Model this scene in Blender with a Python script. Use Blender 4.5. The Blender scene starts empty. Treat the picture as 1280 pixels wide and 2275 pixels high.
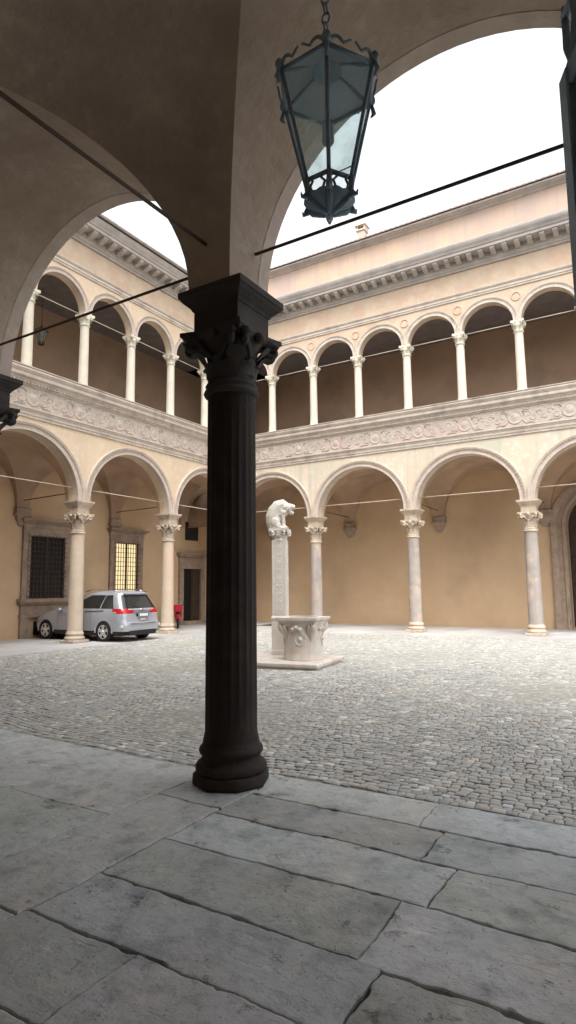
import bpy, math, random
import numpy as np
from mathutils import Vector, noise
random.seed(7); rng = np.random.default_rng(7)
R = math.radians
sc = bpy.context.scene
col = sc.collection
SIN, COS, PI = math.sin, math.cos, math.pi

# ------------------------------------------------------------------ helpers
class MB:
    def __init__(s): s.v = []; s.f = []; s.sm = []
    def add(s, vs, fs, smooth=False):
        n = len(s.v); s.v += [tuple(p) for p in vs]
        s.f += [tuple(i + n for i in f) for f in fs]; s.sm += [smooth] * len(fs)
        return s
    def box(s, a, b, T=None, rz=0, c=None):
        x0, y0, z0 = a; x1, y1, z1 = b
        P = [(x0,y0,z0),(x1,y0,z0),(x1,y1,z0),(x0,y1,z0),(x0,y0,z1),(x1,y0,z1),(x1,y1,z1),(x0,y1,z1)]
        if rz:
            cx, cy = c or (0, 0); co, si = COS(rz), SIN(rz)
            P = [(cx+(x-cx)*co-(y-cy)*si, cy+(x-cx)*si+(y-cy)*co, z) for x, y, z in P]
        if T: P = [T(*p) for p in P]
        return s.add(P, [(0,3,2,1),(4,5,6,7),(0,1,5,4),(1,2,6,5),(2,3,7,6),(3,0,4,7)])
    def bbox(s, a, b, bv=.01, T=None):       # box with chamfered edges
        x0,y0,z0 = a; x1,y1,z1 = b; e = bv
        rings = []
        for z, o in ((z0,e),(z0+e,0),(z1-e,0),(z1,e)):
            X0,X1,Y0,Y1 = x0+o,x1-o,y0+o,y1-o; q = e*.9
            rings.append([(X0+q,Y0,z),(X1-q,Y0,z),(X1,Y0+q,z),(X1,Y1-q,z),(X1-q,Y1,z),(X0+q,Y1,z),(X0,Y1-q,z),(X0,Y0+q,z)])
        V = [p for r in rings for p in r]
        if T: V = [T(*p) for p in V]
        F = [tuple(range(7,-1,-1)), tuple(range(24,32))]
        for k in range(3):
            for i in range(8):
                j = (i+1) % 8; F.append((k*8+i, k*8+j, k*8+8+j, k*8+8+i))
        return s.add(V, F)
    def lathe(s, prof, n=32, c=(0,0), smooth=True, flute=0, sq=0, caps=True):
        V = []
        for r, z in prof:
            for i in range(n):
                a = 2*PI*i/n
                rr = r*(1 - (flute*abs(SIN(a*10))**.6 if flute else 0))
                V.append((c[0]+rr*COS(a), c[1]+rr*SIN(a), z))
        F = []
        for k in range(len(prof)-1):
            for i in range(n):
                j = (i+1) % n; F.append((k*n+i, k*n+j, (k+1)*n+j, (k+1)*n+i))
        s.add(V, F, smooth)
        if caps:
            m = len(s.v) - len(V)
            s.f += [tuple(m+i for i in range(n-1,-1,-1)), tuple(m+(len(prof)-1)*n+i for i in range(n))]; s.sm += [False, False]
        return s
    def squares(s, prof, c=(0,0), rz=0, concave=0):   # stack of square rings (half, z)
        V = []; m = 5
        for h, z in prof:
            ring = []
            for k in range(4):
                for t in range(m):
                    q = t/m*2-1; dn = concave*(1-q*q)
                    x, y = h*q, -h+dn*h
                    a = k*PI/2 + rz
                    ring.append((c[0]+x*COS(a)-y*SIN(a), c[1]+x*SIN(a)+y*COS(a), z))
            V += ring
        n = 4*m; F = []
        for k in range(len(prof)-1):
            for i in range(n):
                j = (i+1) % n; F.append((k*n+i, k*n+j, (k+1)*n+j, (k+1)*n+i))
        F += [tuple(range(n-1,-1,-1)), tuple((len(prof)-1)*n+i for i in range(n))]
        return s.add(V, F)
    def tube(s, pts, r, n=8, smooth=True):
        pts = [Vector(p) for p in pts]; V = []; F = []
        rs = r if isinstance(r, (list, tuple)) else [r]*len(pts)
        pa = None
        for i, p in enumerate(pts):
            d = (pts[min(i+1,len(pts)-1)] - pts[max(i-1,0)])
            d = d.normalized() if d.length > 1e-9 else Vector((0,0,1))
            if pa is None:
                a = d.cross(Vector((0,0,1)))
                if a.length < .05: a = d.cross(Vector((1,0,0)))
            else:
                a = pa - d*pa.dot(d)
                if a.length < 1e-4: a = d.cross(Vector((0,0,1)))
                if a.length < 1e-4: a = d.cross(Vector((1,0,0)))
            a.normalize(); pa = a; b = d.cross(a)
            for k in range(n):
                t = 2*PI*k/n; V.append(p + (a*COS(t)+b*SIN(t))*rs[i])
        for i in range(len(pts)-1):
            for k in range(n):
                j = (k+1) % n; F.append((i*n+k, i*n+j, (i+1)*n+j, (i+1)*n+k))
        F += [tuple(range(n-1,-1,-1)), tuple((len(pts)-1)*n+k for k in range(n))]
        return s.add(V, F, smooth)
    def ell(s, c, r, n=14, m=9, rot=None, squash=None):
        V = []; F = []
        for i in range(m+1):
            t = PI*i/m
            for k in range(n):
                a = 2*PI*k/n
                p = Vector((r[0]*SIN(t)*COS(a), r[1]*SIN(t)*SIN(a), r[2]*COS(t)))
                if rot: p.rotate(rot)
                V.append((c[0]+p.x, c[1]+p.y, c[2]+p.z))
        for i in range(m):
            for k in range(n):
                j = (k+1) % n; F.append((i*n+k, (i+1)*n+k, (i+1)*n+j, i*n+j))
        return s.add(V, F, True)
    def extrude(s, prof, T, u0, u1, m0=0, m1=0, closed=True, seg=1):   # prof [(d,z)], mitre m*d at each end
        n = len(prof); V = []
        for q in range(seg+1):
            t = q/seg
            for d, z in prof: V.append(T((u0+m0*d)*(1-t)+(u1+m1*d)*t, d, z))
        F = []
        for q in range(seg):
            for i in range(n if closed else n-1):
                j = (i+1) % n; F.append((q*n+i, q*n+j, (q+1)*n+j, (q+1)*n+i))
        if closed: F += [tuple(range(n-1,-1,-1)), tuple(seg*n+i for i in range(n))]
        return s.add(V, F)
    def build(s, name, mat, parent=None, off=None, world=True):
        me = bpy.data.meshes.new(name)
        o0 = Vector((0,0,0))
        if parent is not None and world: o0 = Vector(parent.get('_o', (0,0,0)))
        if off is not None: o0 = Vector(off)
        me.from_pydata([(v[0]-o0.x, v[1]-o0.y, v[2]-o0.z) for v in s.v], [], s.f)
        me.polygons.foreach_set('use_smooth', s.sm)
        me.materials.append(mat); me.update()
        o = bpy.data.objects.new(name, me); col.objects.link(o)
        if parent is not None:
            o.parent = parent
        o['_o'] = tuple(o0)
        if parent is None and off is not None: o.location = o0
        return o

def thing(name, label, cat, loc=(0,0,0), group=None, rz=0):
    o = bpy.data.objects.new(name, None); col.objects.link(o)
    o.empty_display_size = .2; o.location = loc; o.rotation_euler[2] = rz
    o['label'] = label; o['category'] = cat; o['_o'] = tuple(loc)
    if group: o['group'] = group
    return o
def tag(o, label, cat, group=None):
    o['label'] = label; o['category'] = cat
    if group: o['group'] = group
    return o

# ------------------------------------------------------------------ materials
def mat(name, c1, c2=None, scale=3., rough=.85, bump=.3, bscale=40., c3=None, c3s=.6, c3lo=.5, c3hi=.7, streak=None, streak_amt=.5,
        metal=0., spec=.3, detail=8., emis=None, emis_s=0., attr=False, bdist=.01, c4=None, c4s=12.):
    m = bpy.data.materials.new(name); m.use_nodes = True
    nt = m.node_tree; N = nt.nodes; Lk = nt.links; b = N['Principled BSDF']
    b.inputs['Roughness'].default_value = rough; b.inputs['Metallic'].default_value = metal
    b.inputs['Specular IOR Level'].default_value = spec
    tc = N.new('ShaderNodeTexCoord')
    geo = N.new('ShaderNodeNewGeometry')
    pos = geo.outputs['Position']
    def nz(sc_, det=detail, vec=None, mapping=None, rough_=.6):
        n = N.new('ShaderNodeTexNoise'); n.inputs['Scale'].default_value = sc_; n.inputs['Detail'].default_value = det
        n.inputs['Roughness'].default_value = rough_
        v = vec or pos
        if mapping:
            mp = N.new('ShaderNodeMapping'); mp.inputs['Scale'].default_value = mapping; Lk.new(v, mp.inputs['Vector']); v = mp.outputs['Vector']
        Lk.new(v, n.inputs['Vector']); return n.outputs['Fac']
    def ramp(f, lo, hi):
        r = N.new('ShaderNodeMapRange'); r.inputs['From Min'].default_value = lo; r.inputs['From Max'].default_value = hi
        Lk.new(f, r.inputs['Value']); return r.outputs['Result']
    def mix(f, a, bb, mode='MIX'):
        x = N.new('ShaderNodeMix'); x.data_type = 'RGBA'; x.blend_type = mode
        if isinstance(f, (int, float)): x.inputs[0].default_value = f
        else: Lk.new(f, x.inputs[0])
        for k, q in ((6, a), (7, bb)):
            if isinstance(q, tuple): x.inputs[k].default_value = (*q, 1)
            else: Lk.new(q, x.inputs[k])
        return x.outputs[2]
    cur = c1
    if c2: cur = mix(ramp(nz(scale), .35, .65), c1, c2)
    if c4: cur = mix(ramp(nz(c4s, 5), .52, .68), cur, c4)
    if c3: cur = mix(ramp(nz(c3s, 6), c3lo, c3hi), cur, c3)
    if streak:
        f = nz(1., 6, mapping=(5, 5, .35))
        mm = N.new('ShaderNodeMath'); mm.operation = 'MULTIPLY'; mm.inputs[1].default_value = streak_amt
        Lk.new(ramp(f, .48, .68), mm.inputs[0]); cur = mix(mm.outputs[0], cur, streak)
    if attr:
        at = N.new('ShaderNodeAttribute'); at.attribute_name = 'tone'
        cur = mix(1., cur, at.outputs['Color'], 'MULTIPLY')
    if isinstance(cur, tuple): b.inputs['Base Color'].default_value = (*cur, 1)
    else: Lk.new(cur, b.inputs['Base Color'])
    if bump:
        bp = N.new('ShaderNodeBump'); bp.inputs['Strength'].default_value = bump; bp.inputs['Distance'].default_value = bdist
        f1 = nz(bscale, 8); Lk.new(f1, bp.inputs['Height']); Lk.new(bp.outputs['Normal'], b.inputs['Normal'])
    if emis:
        b.inputs['Emission Color'].default_value = (*emis, 1); b.inputs['Emission Strength'].default_value = emis_s
    return m

M = {}
M['plaster'] = mat('wall_plaster', (.60,.44,.28), (.66,.49,.32), 1.2, bump=.5, bscale=25, c3=(.50,.35,.23), c3s=.45, c3lo=.5, c3hi=.75, streak=(.52,.46,.36), streak_amt=.35)
M['plaster_far'] = mat('weathered_plaster', (.65,.545,.43), (.60,.49,.38), 1.6, bump=.5, bscale=25, c3=(.50,.48,.40), c3s=.5, c3lo=.46, c3hi=.66, streak=(.44,.44,.36), streak_amt=.75, c4=(.70,.62,.53), c4s=6.)
M['plaster_left'] = mat('ochre_plaster', (.66,.53,.385), (.61,.48,.345), 1.2, bump=.5, bscale=25, c4=(.68,.57,.44), c4s=5., c3=(.60,.47,.33), c3s=.5, streak=(.55,.46,.34), streak_amt=.35)
M['plaster_in'] = mat('loggia_plaster', (.60,.43,.275), (.55,.385,.24), .9, bump=.5, bscale=18, c3=(.47,.335,.215), c3s=.38, c3lo=.48, c3hi=.7, c4=(.57,.40,.24), c4s=3.)
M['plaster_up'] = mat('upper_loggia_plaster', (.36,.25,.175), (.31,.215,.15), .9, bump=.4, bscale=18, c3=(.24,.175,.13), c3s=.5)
M['vault'] = mat('vault_plaster', (.48,.33,.22), (.40,.27,.18), .7, bump=.4, bscale=14, c3=(.28,.20,.14), c3s=.5, c3lo=.45, c3hi=.7)
M['nvault'] = mat('grimy_vault_plaster', (.46,.375,.305), (.40,.325,.26), .8, bump=.9, bscale=9, c3=(.30,.23,.175), c3s=.55, c3lo=.45, c3hi=.7, c4=(.49,.41,.335), c4s=4.5, bdist=.02)
M['fresco'] = mat('faded_fresco', (.60,.475,.35), (.52,.40,.30), 2.2, bump=.35, bscale=25, c3=(.55,.38,.28), c3s=1.1, c3lo=.5, c3hi=.66, c4=(.50,.42,.33), c4s=4.)
M['attic'] = mat('attic_plaster', (.62,.46,.33), (.55,.40,.31), 1.1, bump=.4, bscale=20, c3=(.48,.37,.32), c3s=.5, c3lo=.42, c3hi=.68, streak=(.42,.36,.33), streak_amt=.6)
M['brick_arch'] = mat('arch_moulding', (.47,.39,.33), (.56,.48,.41), 5, bump=.7, bscale=22, c3=(.50,.40,.36), c3s=1.5)
M['terracotta'] = mat('frieze_stone', (.52,.455,.385), (.44,.38,.33), 3.2, bump=.9, bscale=16, c3=(.48,.37,.33), c3s=.8, c3lo=.5, c3hi=.7, c4=(.36,.315,.28), c4s=9., bdist=.02)
M['cornice'] = mat('cornice_stone', (.47,.43,.39), (.39,.355,.33), 2.5, bump=.5, bscale=20, c3=(.33,.31,.295), c3s=1.2, c3lo=.5, c3hi=.7)
M['ledge'] = mat('ledge_stone', (.60,.53,.45), (.50,.43,.37), 3, bump=.5, bscale=25, c3=(.36,.30,.27), c3s=1.3, c3lo=.52, c3hi=.7)
M['stone_l'] = mat('warm_column_stone', (.60,.51,.40), (.54,.44,.34), 2.5, bump=.4, bscale=30, c3=(.60,.44,.34), c3s=1., c3lo=.5, c3hi=.65)
M['stone_f'] = mat('grey_column_stone', (.33,.295,.27), (.40,.35,.31), 2.2, bump=.4, bscale=30, c3=(.50,.40,.33), c3s=1.3, c3lo=.52, c3hi=.62, streak=(.24,.22,.21), streak_amt=.7)
M['stone_c'] = mat('capital_stone', (.58,.49,.38), (.48,.39,.31), 5, bump=.6, bscale=40, c3=(.36,.29,.23), c3s=4)
M['stone_u'] = mat('pale_column_stone', (.68,.64,.53), (.62,.57,.47), 2.5, bump=.3, bscale=30, c3=(.60,.54,.45), c3s=1.5)
M['stone_n'] = mat('silhouette_column_stone', (.030,.020,.016), (.020,.014,.012), 3, bump=.9, bscale=24, c3=(.05,.037,.03), c3s=2., rough=.75)  # backlit silhouette darkness put into the stone colour
M['capital_n'] = mat('haze_lifted_capital_stone', (.062,.056,.054), (.045,.040,.038), 3, bump=.9, bscale=24, c3=(.08,.07,.064), c3s=2.)  # paler copy of the column stone, hazy lifted blacks painted into it
M['white'] = mat('white_marble', (.64,.605,.55), (.57,.53,.475), 4, bump=.35, bscale=30, c3=(.56,.50,.44), c3s=2.5, c3lo=.5, c3hi=.72, rough=.6)
M['well'] = mat('pinkish_marble', (.60,.565,.52), (.54,.50,.455), 4, bump=.4, bscale=24, c3=(.55,.43,.37), c3s=2.5, c3lo=.5, c3hi=.7, streak=(.44,.32,.25), streak_amt=.55)
M['dirt'] = mat('earth', (.13,.125,.11), (.17,.16,.14), 6, bump=.6, bscale=60)
M['joint'] = mat('joint_dirt', (.05,.045,.04), (.08,.075,.065), 10, bump=.5, bscale=60)
M['paving'] = mat('pale_paving', (.42,.42,.40), (.36,.36,.345), 1.3, bump=.35, bscale=30, c3=(.30,.30,.29), c3s=.8)
M['iron'] = mat('dark_iron', (.045,.04,.04), (.07,.05,.04), 12, rough=.6, bump=.3, bscale=60, metal=.4)
M['rod'] = mat('pale_tie_rod', (.50,.42,.33), rough=.6, bump=.1)
M['rodi'] = mat('rusty_tie_rod', (.08,.055,.04), rough=.7, bump=.2)
M['iron_b'] = mat('flare_tinted_iron', (.27,.36,.44), (.20,.28,.35), 9, rough=.5, bump=.4, bscale=50, metal=.3)  # dark iron with the blue haze of lens flare mixed into its colour
M['wood'] = mat('dark_wood', (.045,.030,.022), (.07,.045,.03), 6, rough=.6, bump=.4, bscale=30)
M['tile'] = mat('roof_tile', (.34,.24,.19), (.27,.21,.18), 3, bump=.5, bscale=20, c3=(.30,.27,.24), c3s=1)
M['frame'] = mat('window_stone', (.36,.27,.20), (.28,.21,.16), 4, bump=.6, bscale=30, c3=(.22,.17,.13), c3s=2)
M['black'] = mat('painted_dark_interior', (.012,.010,.009), bump=0, rough=.9)  # near-black colour painting the shade inside openings
M['lit'] = mat('lit_blind', (.7,.6,.4), (.6,.5,.33), 5, bump=0, rough=.6, emis=(1.,.78,.42), emis_s=.42)
M['darkglass'] = mat('dark_glass', (.02,.02,.022), bump=0, rough=.15, spec=.5)
# car
M['paint'] = mat('silver_paint', (.43,.45,.50), bump=0, rough=.3, metal=.35, spec=.5)
M['carglass'] = mat('car_glass', (.015,.018,.02), bump=0, rough=.06, spec=.8)
M['plastic'] = mat('black_plastic', (.02,.02,.022), bump=.1, rough=.6)
M['rubber'] = mat('tyre_rubber', (.015,.015,.015), bump=.2, rough=.8)
M['alloy'] = mat('alloy_wheel', (.62,.63,.65), bump=0, rough=.3, metal=.7)
M['redlamp'] = mat('red_lamp', (.45,.012,.02), bump=0, rough=.12, spec=.7)
M['clearlamp'] = mat('clear_lamp', (.75,.72,.72), bump=0, rough=.1, spec=.7)
M['plate'] = mat('plate_white', (.70,.76,.80), bump=0, rough=.4)
M['plateblue'] = mat('plate_blue', (.03,.08,.4), bump=0, rough=.4)
M['chrome'] = mat('chrome', (.8,.8,.8), bump=0, rough=.15, metal=1)
M['redpaint'] = mat('red_paint', (.42,.012,.03), bump=0, rough=.25, spec=.6)
M['seatm'] = mat('black_seat', (.02,.02,.02), bump=.1, rough=.5)
# lantern glass : thin dirty pane
def dirty_glass():
    m = bpy.data.materials.new('dusty_lantern_glass'); m.use_nodes = True
    nt = m.node_tree; N = nt.nodes; Lk = nt.links; N.clear()
    out = N.new('ShaderNodeOutputMaterial'); tr = N.new('ShaderNodeBsdfTransparent'); tr.inputs[0].default_value = (.86,.93,.92,1)
    gl = N.new('ShaderNodeBsdfGlossy'); gl.inputs['Roughness'].default_value = .08; gl.inputs['Color'].default_value = (.8,.9,.95,1)
    df = N.new('ShaderNodeBsdfTranslucent'); df.inputs['Color'].default_value = (.80,.92,.92,1)
    d2 = N.new('ShaderNodeBsdfDiffuse'); d2.inputs['Color'].default_value = (.55,.62,.64,1)
    g = N.new('ShaderNodeNewGeometry'); n = N.new('ShaderNodeTexNoise'); n.inputs['Scale'].default_value = 9; n.inputs['Detail'].default_value = 8
    Lk.new(g.outputs['Position'], n.inputs['Vector'])
    r = N.new('ShaderNodeMapRange'); r.inputs['From Min'].default_value = .4; r.inputs['From Max'].default_value = .7
    r.inputs['To Min'].default_value = .10; r.inputs['To Max'].default_value = .36; Lk.new(n.outputs['Fac'], r.inputs['Value'])
    ad = N.new('ShaderNodeMixShader'); ad.inputs[0].default_value = .3; Lk.new(df.outputs[0], ad.inputs[1]); Lk.new(d2.outputs[0], ad.inputs[2])
    m1 = N.new('ShaderNodeMixShader'); Lk.new(r.outputs[0], m1.inputs[0]); Lk.new(tr.outputs[0], m1.inputs[1]); Lk.new(ad.outputs[0], m1.inputs[2])
    fr = N.new('ShaderNodeValue'); fr.outputs[0].default_value = .07
    m2 = N.new('ShaderNodeMixShader'); Lk.new(fr.outputs[0], m2.inputs[0]); Lk.new(m1.outputs[0], m2.inputs[1]); Lk.new(gl.outputs[0], m2.inputs[2])
    Lk.new(m2.outputs[0], out.inputs[0]); return m
M['lglass'] = dirty_glass()
def frosted():
    m = bpy.data.materials.new('frosted_lantern_roof'); m.use_nodes = True
    nt = m.node_tree; N = nt.nodes; Lk = nt.links; N.clear()
    out = N.new('ShaderNodeOutputMaterial'); a = N.new('ShaderNodeBsdfTranslucent'); a.inputs[0].default_value = (.45,.55,.62,1)
    b = N.new('ShaderNodeBsdfDiffuse'); b.inputs[0].default_value = (.40,.48,.55,1)
    x = N.new('ShaderNodeMixShader'); Lk.new(a.outputs[0], x.inputs[1]); Lk.new(b.outputs[0], x.inputs[2]); Lk.new(x.outputs[0], out.inputs[0]); return m
M['frost'] = frosted()

def slab_mat():
    m = mat('flagstone', (.52,.545,.54), (.46,.485,.48), 1.7, rough=.58, bump=.9, bscale=7, c3=(.46,.455,.43), c3s=.8, c3lo=.48, c3hi=.7, c4=(.33,.35,.355), c4s=2.6, attr=True, spec=.35, bdist=.02)
    nt = m.node_tree; N = nt.nodes; Lk = nt.links
    b = N['Principled BSDF']; old = b.inputs['Normal'].links[0].from_socket
    g = N.new('ShaderNodeNewGeometry'); n = N.new('ShaderNodeTexNoise'); n.inputs['Scale'].default_value = 110; n.inputs['Detail'].default_value = 4
    Lk.new(g.outputs['Position'], n.inputs['Vector'])
    bp = N.new('ShaderNodeBump'); bp.inputs['Strength'].default_value = .35; bp.inputs['Distance'].default_value = .004
    Lk.new(n.outputs['Fac'], bp.inputs['Height']); Lk.new(old, bp.inputs['Normal']); Lk.new(bp.outputs['Normal'], b.inputs['Normal'])
    # pits, dark stains and scratches worn into the stone itself
    def nz(sc_, det, mp_=None):
        q = N.new('ShaderNodeTexNoise'); q.inputs['Scale'].default_value = sc_; q.inputs['Detail'].default_value = det; q.inputs['Roughness'].default_value = .65
        v_ = g.outputs['Position']
        if mp_:
            k = N.new('ShaderNodeMapping'); k.inputs['Scale'].default_value = mp_; k.inputs['Rotation'].default_value = (0,0,.4); Lk.new(v_, k.inputs['Vector']); v_ = k.outputs['Vector']
        Lk.new(v_, q.inputs['Vector']); return q.outputs['Fac']
    src = b.inputs['Base Color'].links[0].from_socket
    bh = bp.outputs['Normal']
    for sc_, lo, hi, c_, mp_, h_ in ((5, .62, .70, (.60,.60,.60), None, .012), (26, .63, .70, (.55,.53,.5), None, .005), (1.3, .48, .70, (.76,.79,.79), None, 0), (3.1, .55, .66, (1.16,1.14,1.08), None, 0), (9, .52, .66, (.82,.83,.84), None, .003), (2.5, .60, .64, (1.18,1.16,1.12), (1,3,1), .003), (85, .54, .68, (.76,.76,.76), None, 0)):
        f = nz(sc_, 9, mp_); r = N.new('ShaderNodeMapRange'); r.inputs['From Min'].default_value = lo; r.inputs['From Max'].default_value = hi; Lk.new(f, r.inputs['Value'])
        x = N.new('ShaderNodeMix'); x.data_type = 'RGBA'; x.blend_type = 'MULTIPLY'; Lk.new(r.outputs[0], x.inputs[0]); Lk.new(src, x.inputs[6]); x.inputs[7].default_value = (*c_, 1); src = x.outputs[2]
        if h_:
            b2 = N.new('ShaderNodeBump'); b2.invert = True; b2.inputs['Strength'].default_value = .8; b2.inputs['Distance'].default_value = h_; Lk.new(r.outputs[0], b2.inputs['Height']); Lk.new(bh, b2.inputs['Normal']); bh = b2.outputs['Normal']
    Lk.new(src, b.inputs['Base Color']); Lk.new(bh, b.inputs['Normal'])
    return m
M['slab'] = slab_mat()
M['cobble'] = mat('cobble', (.42,.41,.38), (.37,.365,.345), .8, rough=.6, bump=.5, bscale=50, attr=True, spec=.4, c3=(.39,.38,.34), c3s=.30, c3lo=.5, c3hi=.66, c4=(.33,.325,.305), c4s=1.7)

# ------------------------------------------------------------------ camera, world, sun
C0 = dict(cx=3.6539, cy=-4.9129, cz=1.85, yaw=-.5454, pitch=.1238, roll=-.0103, f=1340.62)
cam = bpy.data.cameras.new('camera'); co = bpy.data.objects.new('camera', cam); col.objects.link(co); sc.camera = co
cam.sensor_fit = 'VERTICAL'; cam.sensor_height = 36; cam.lens = C0['f']/2275*36; cam.clip_start = .05; cam.clip_end = 500
yw, pt, rl = C0['yaw'], C0['pitch'], C0['roll']
fw = Vector((SIN(yw)*COS(pt), COS(yw)*COS(pt), SIN(pt))); r_ = Vector((COS(yw), -SIN(yw), 0)); u_ = r_.cross(fw)
r2 = r_*COS(rl)+u_*SIN(rl); u2 = -r_*SIN(rl)+u_*COS(rl)
from mathutils import Matrix
mt = Matrix((r2, u2, -fw)).transposed().to_4x4(); mt.translation = Vector((C0['cx'], C0['cy'], C0['cz'])); co.matrix_world = mt

w = bpy.data.worlds.new('World'); sc.world = w; w.use_nodes = True
nt = w.node_tree; bg = nt.nodes['Background']
SUN_EL, SUN_AZ = R(62), R(150)      # azimuth from +y clockwise
sky = nt.nodes.new('ShaderNodeTexSky'); sky.sky_type = 'NISHITA'; sky.sun_disc = False
sky.sun_elevation = SUN_EL; sky.sun_rotation = SUN_AZ; sky.dust_density = 4; sky.air_density = 1.2
hs = nt.nodes.new('ShaderNodeHueSaturation'); hs.inputs['Saturation'].default_value = .14; hs.inputs['Value'].default_value = 1.25
nt.links.new(sky.outputs[0], hs.inputs['Color']); nt.links.new(hs.outputs[0], bg.inputs['Color']); bg.inputs['Strength'].default_value = .15
sl = bpy.data.lights.new('sun', 'SUN'); so = bpy.data.objects.new('sun', sl); col.objects.link(so)
sl.energy = .8; sl.angle = R(40); sl.color = (1, .96, .9)
sd = Vector((SIN(SUN_AZ)*COS(SUN_EL), COS(SUN_AZ)*COS(SUN_EL), SIN(SUN_EL)))
so.rotation_euler = sd.to_track_quat('Z', 'Y').to_euler(); so.location = (0, 8, 30)
vs = sc.view_settings; vs.view_transform = 'Standard'; vs.look = 'None'; vs.gamma = 1; vs.exposure = 1.25
sc.cycles.use_denoising = True; sc.cycles.max_bounces = 10; sc.cycles.diffuse_bounces = 7; sc.cycles.transparent_max_bounces = 16

# ------------------------------------------------------------------ dimensions
XA, YB = -13.97, 19.01
DL, DF, DN = 3.33, 3.69, 5.15        # loggia depths left, far, near
def TF(u, d, z): return (XA+u, YB-d, z)
def TL(u, d, z): return (XA+d, YB-u, z)
def TN(u, d, z): return (u, d, z)
ZS = 4.99

def arch_wall(mb, T, uc, half, r, zs, ztop, df, db, n=28, soff=True, zbot=None):
    """wall panel between uc-half and uc+half with a round opening of radius r springing at zs"""
    pts = [(uc - r*COS(PI*i/n), zs + r*SIN(PI*i/n)) for i in range(n+1)]
    for d in (df, db):
        V = []; F = []
        for u, z in pts: V += [T(u, d, z), T(u, d, ztop)]
        for i in range(n): F.append((2*i, 2*i+2, 2*i+3, 2*i+1))
        zb = zs if zbot is None else zbot
        for a, b in ((uc-half, uc-r), (uc+r, uc+half)):
            m = len(V); V += [T(a,d,zb), T(b,d,zb), T(b,d,ztop), T(a,d,ztop)]
            if zbot is None or True: F.append((m, m+1, m+2, m+3))
        mb.add(V, F)
    V = []; F = []
    pz = pts if zbot is None else [(uc-r, zbot)] + pts + [(uc+r, zbot)]
    for u, z in pz: V += [T(u, df, z), T(u, db, z)]
    for i in range(len(pz)-1): F.append((2*i, 2*i+1, 2*i+3, 2*i+2))
    mb.add(V, F, False)
    if zbot is None:      # undersides of the piers
        for a, b in ((uc-half, uc-r), (uc+r, uc+half)):
            mb.add([T(a,df,zs), T(b,df,zs), T(b,db,zs), T(a,db,zs)], [(0,1,2,3)])

def ring(mb, T, uc, r0, r1, zs, prof, n=36):
    """archivolt: prof = [(t 0..1 between r0 and r1, depth)]"""
    V = []; m = len(prof)
    for i in range(n+1):
        a = PI*i/n
        for t, d in prof:
            r = r0+(r1-r0)*t; V.append(T(uc - r*COS(a), d, zs + r*SIN(a)))
    F = []
    for i in range(n):
        for k in range(m-1): F.append((i*m+k, i*m+k+1, (i+1)*m+k+1, (i+1)*m+k))
    mb.add(V, F)

def vault(mb, T, k0, k1, L, r, D, zs, u_lo=None, u_hi=None, m=26, rise=None):
    dc = -(.25 + D)/2; hd = (D-.25)/2 - .14; rise = rise or r
    ds = sorted(set([-.25, -D] + [dc + hd*COS(PI*i/m) for i in range(m+1)]))
    us = []
    for k in range(k0, k1):
        c = (k+.5)*L
        us += [(c-L/2, None)] + [(c - r*COS(PI*i/m), c) for i in range(m+1)]
    us.append((k1*L, None))
    ui = [None if c is None else int(round(math.acos(max(-1, min(1, (c-u)/r)))/PI*m)) for u, c in us]
    ui += [None]; ui = ([None] if u_lo is not None else []) + ui
    if u_lo is not None: us = [(u_lo, None)] + us
    if u_hi is not None: us.append((u_hi, None))
    V = []
    for u, c in us:
        z1 = 0 if c is None else math.sqrt(max(0, r*r-(u-c)**2))
        for d in ds:
            q = (d-dc)/hd; z2 = rise*math.sqrt(max(0, 1-q*q))
            V.append(T(u, d, zs + max(z1, z2)))
    n = len(ds); F = []
    dj = [None] + list(range(m+1)) + [None]      # sorted depths run from -D (back) to -.25
    for i in range(len(us)-1):
        a_ = ui[i]
        for j in range(n-1):
            q = (i*n+j, i*n+j+1, (i+1)*n+j+1, (i+1)*n+j)
            if a_ is not None and ui[i+1] is not None and dj[j] is not None and dj[j+1] is not None:
                if a_ == dj[j]: F += [(q[0],q[1],q[2]), (q[0],q[2],q[3])]; continue
                if a_ == m-dj[j+1]: F += [(q[0],q[1],q[3]), (q[1],q[2],q[3])]; continue
            F.append(q)
    mb.add(V, F, False)

# ------------------------------------------------------------------ columns
def leaf(mb, ang, z0, z1, r0, r1, wid, curl, c=(0,0)):
    V = []; F = []; n = 6
    for i in range(n+1):
        t = i/n; z = z0+(z1-z0)*(t if t < .85 else .85+(t-.85)*-.6); r = r0+(r1-r0)*t**2.2 + curl*max(0, t-.6)
        ww = wid*(1-.55*t**3)*(1+.12*(-1)**i)
        for s_ in (-1, 0, 1):
            a = ang + s_*ww/r0*.5
            rr = r + (.012 if s_ == 0 else 0)
            V.append((c[0]+rr*COS(a), c[1]+rr*SIN(a), z))
    for i in range(n):
        for k in range(2): F.append((i*3+k, i*3+k+1, (i+1)*3+k+1, (i+1)*3+k))
    mb.add(V, F, True)
def volute(mb, x, y, z, r, ang, th=.05):
    ca, sa = COS(ang), SIN(ang); pts = []
    for i in range(15):
        t = i/14*2.6*PI; q = r*(1-.7*i/14)
        pts.append((x+ca*q*COS(t+.6), y+sa*q*COS(t+.6), z+q*SIN(t+.6)))
    mb.tube(pts, [th*(1-.45*i/14) for i in range(15)], 6)

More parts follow.
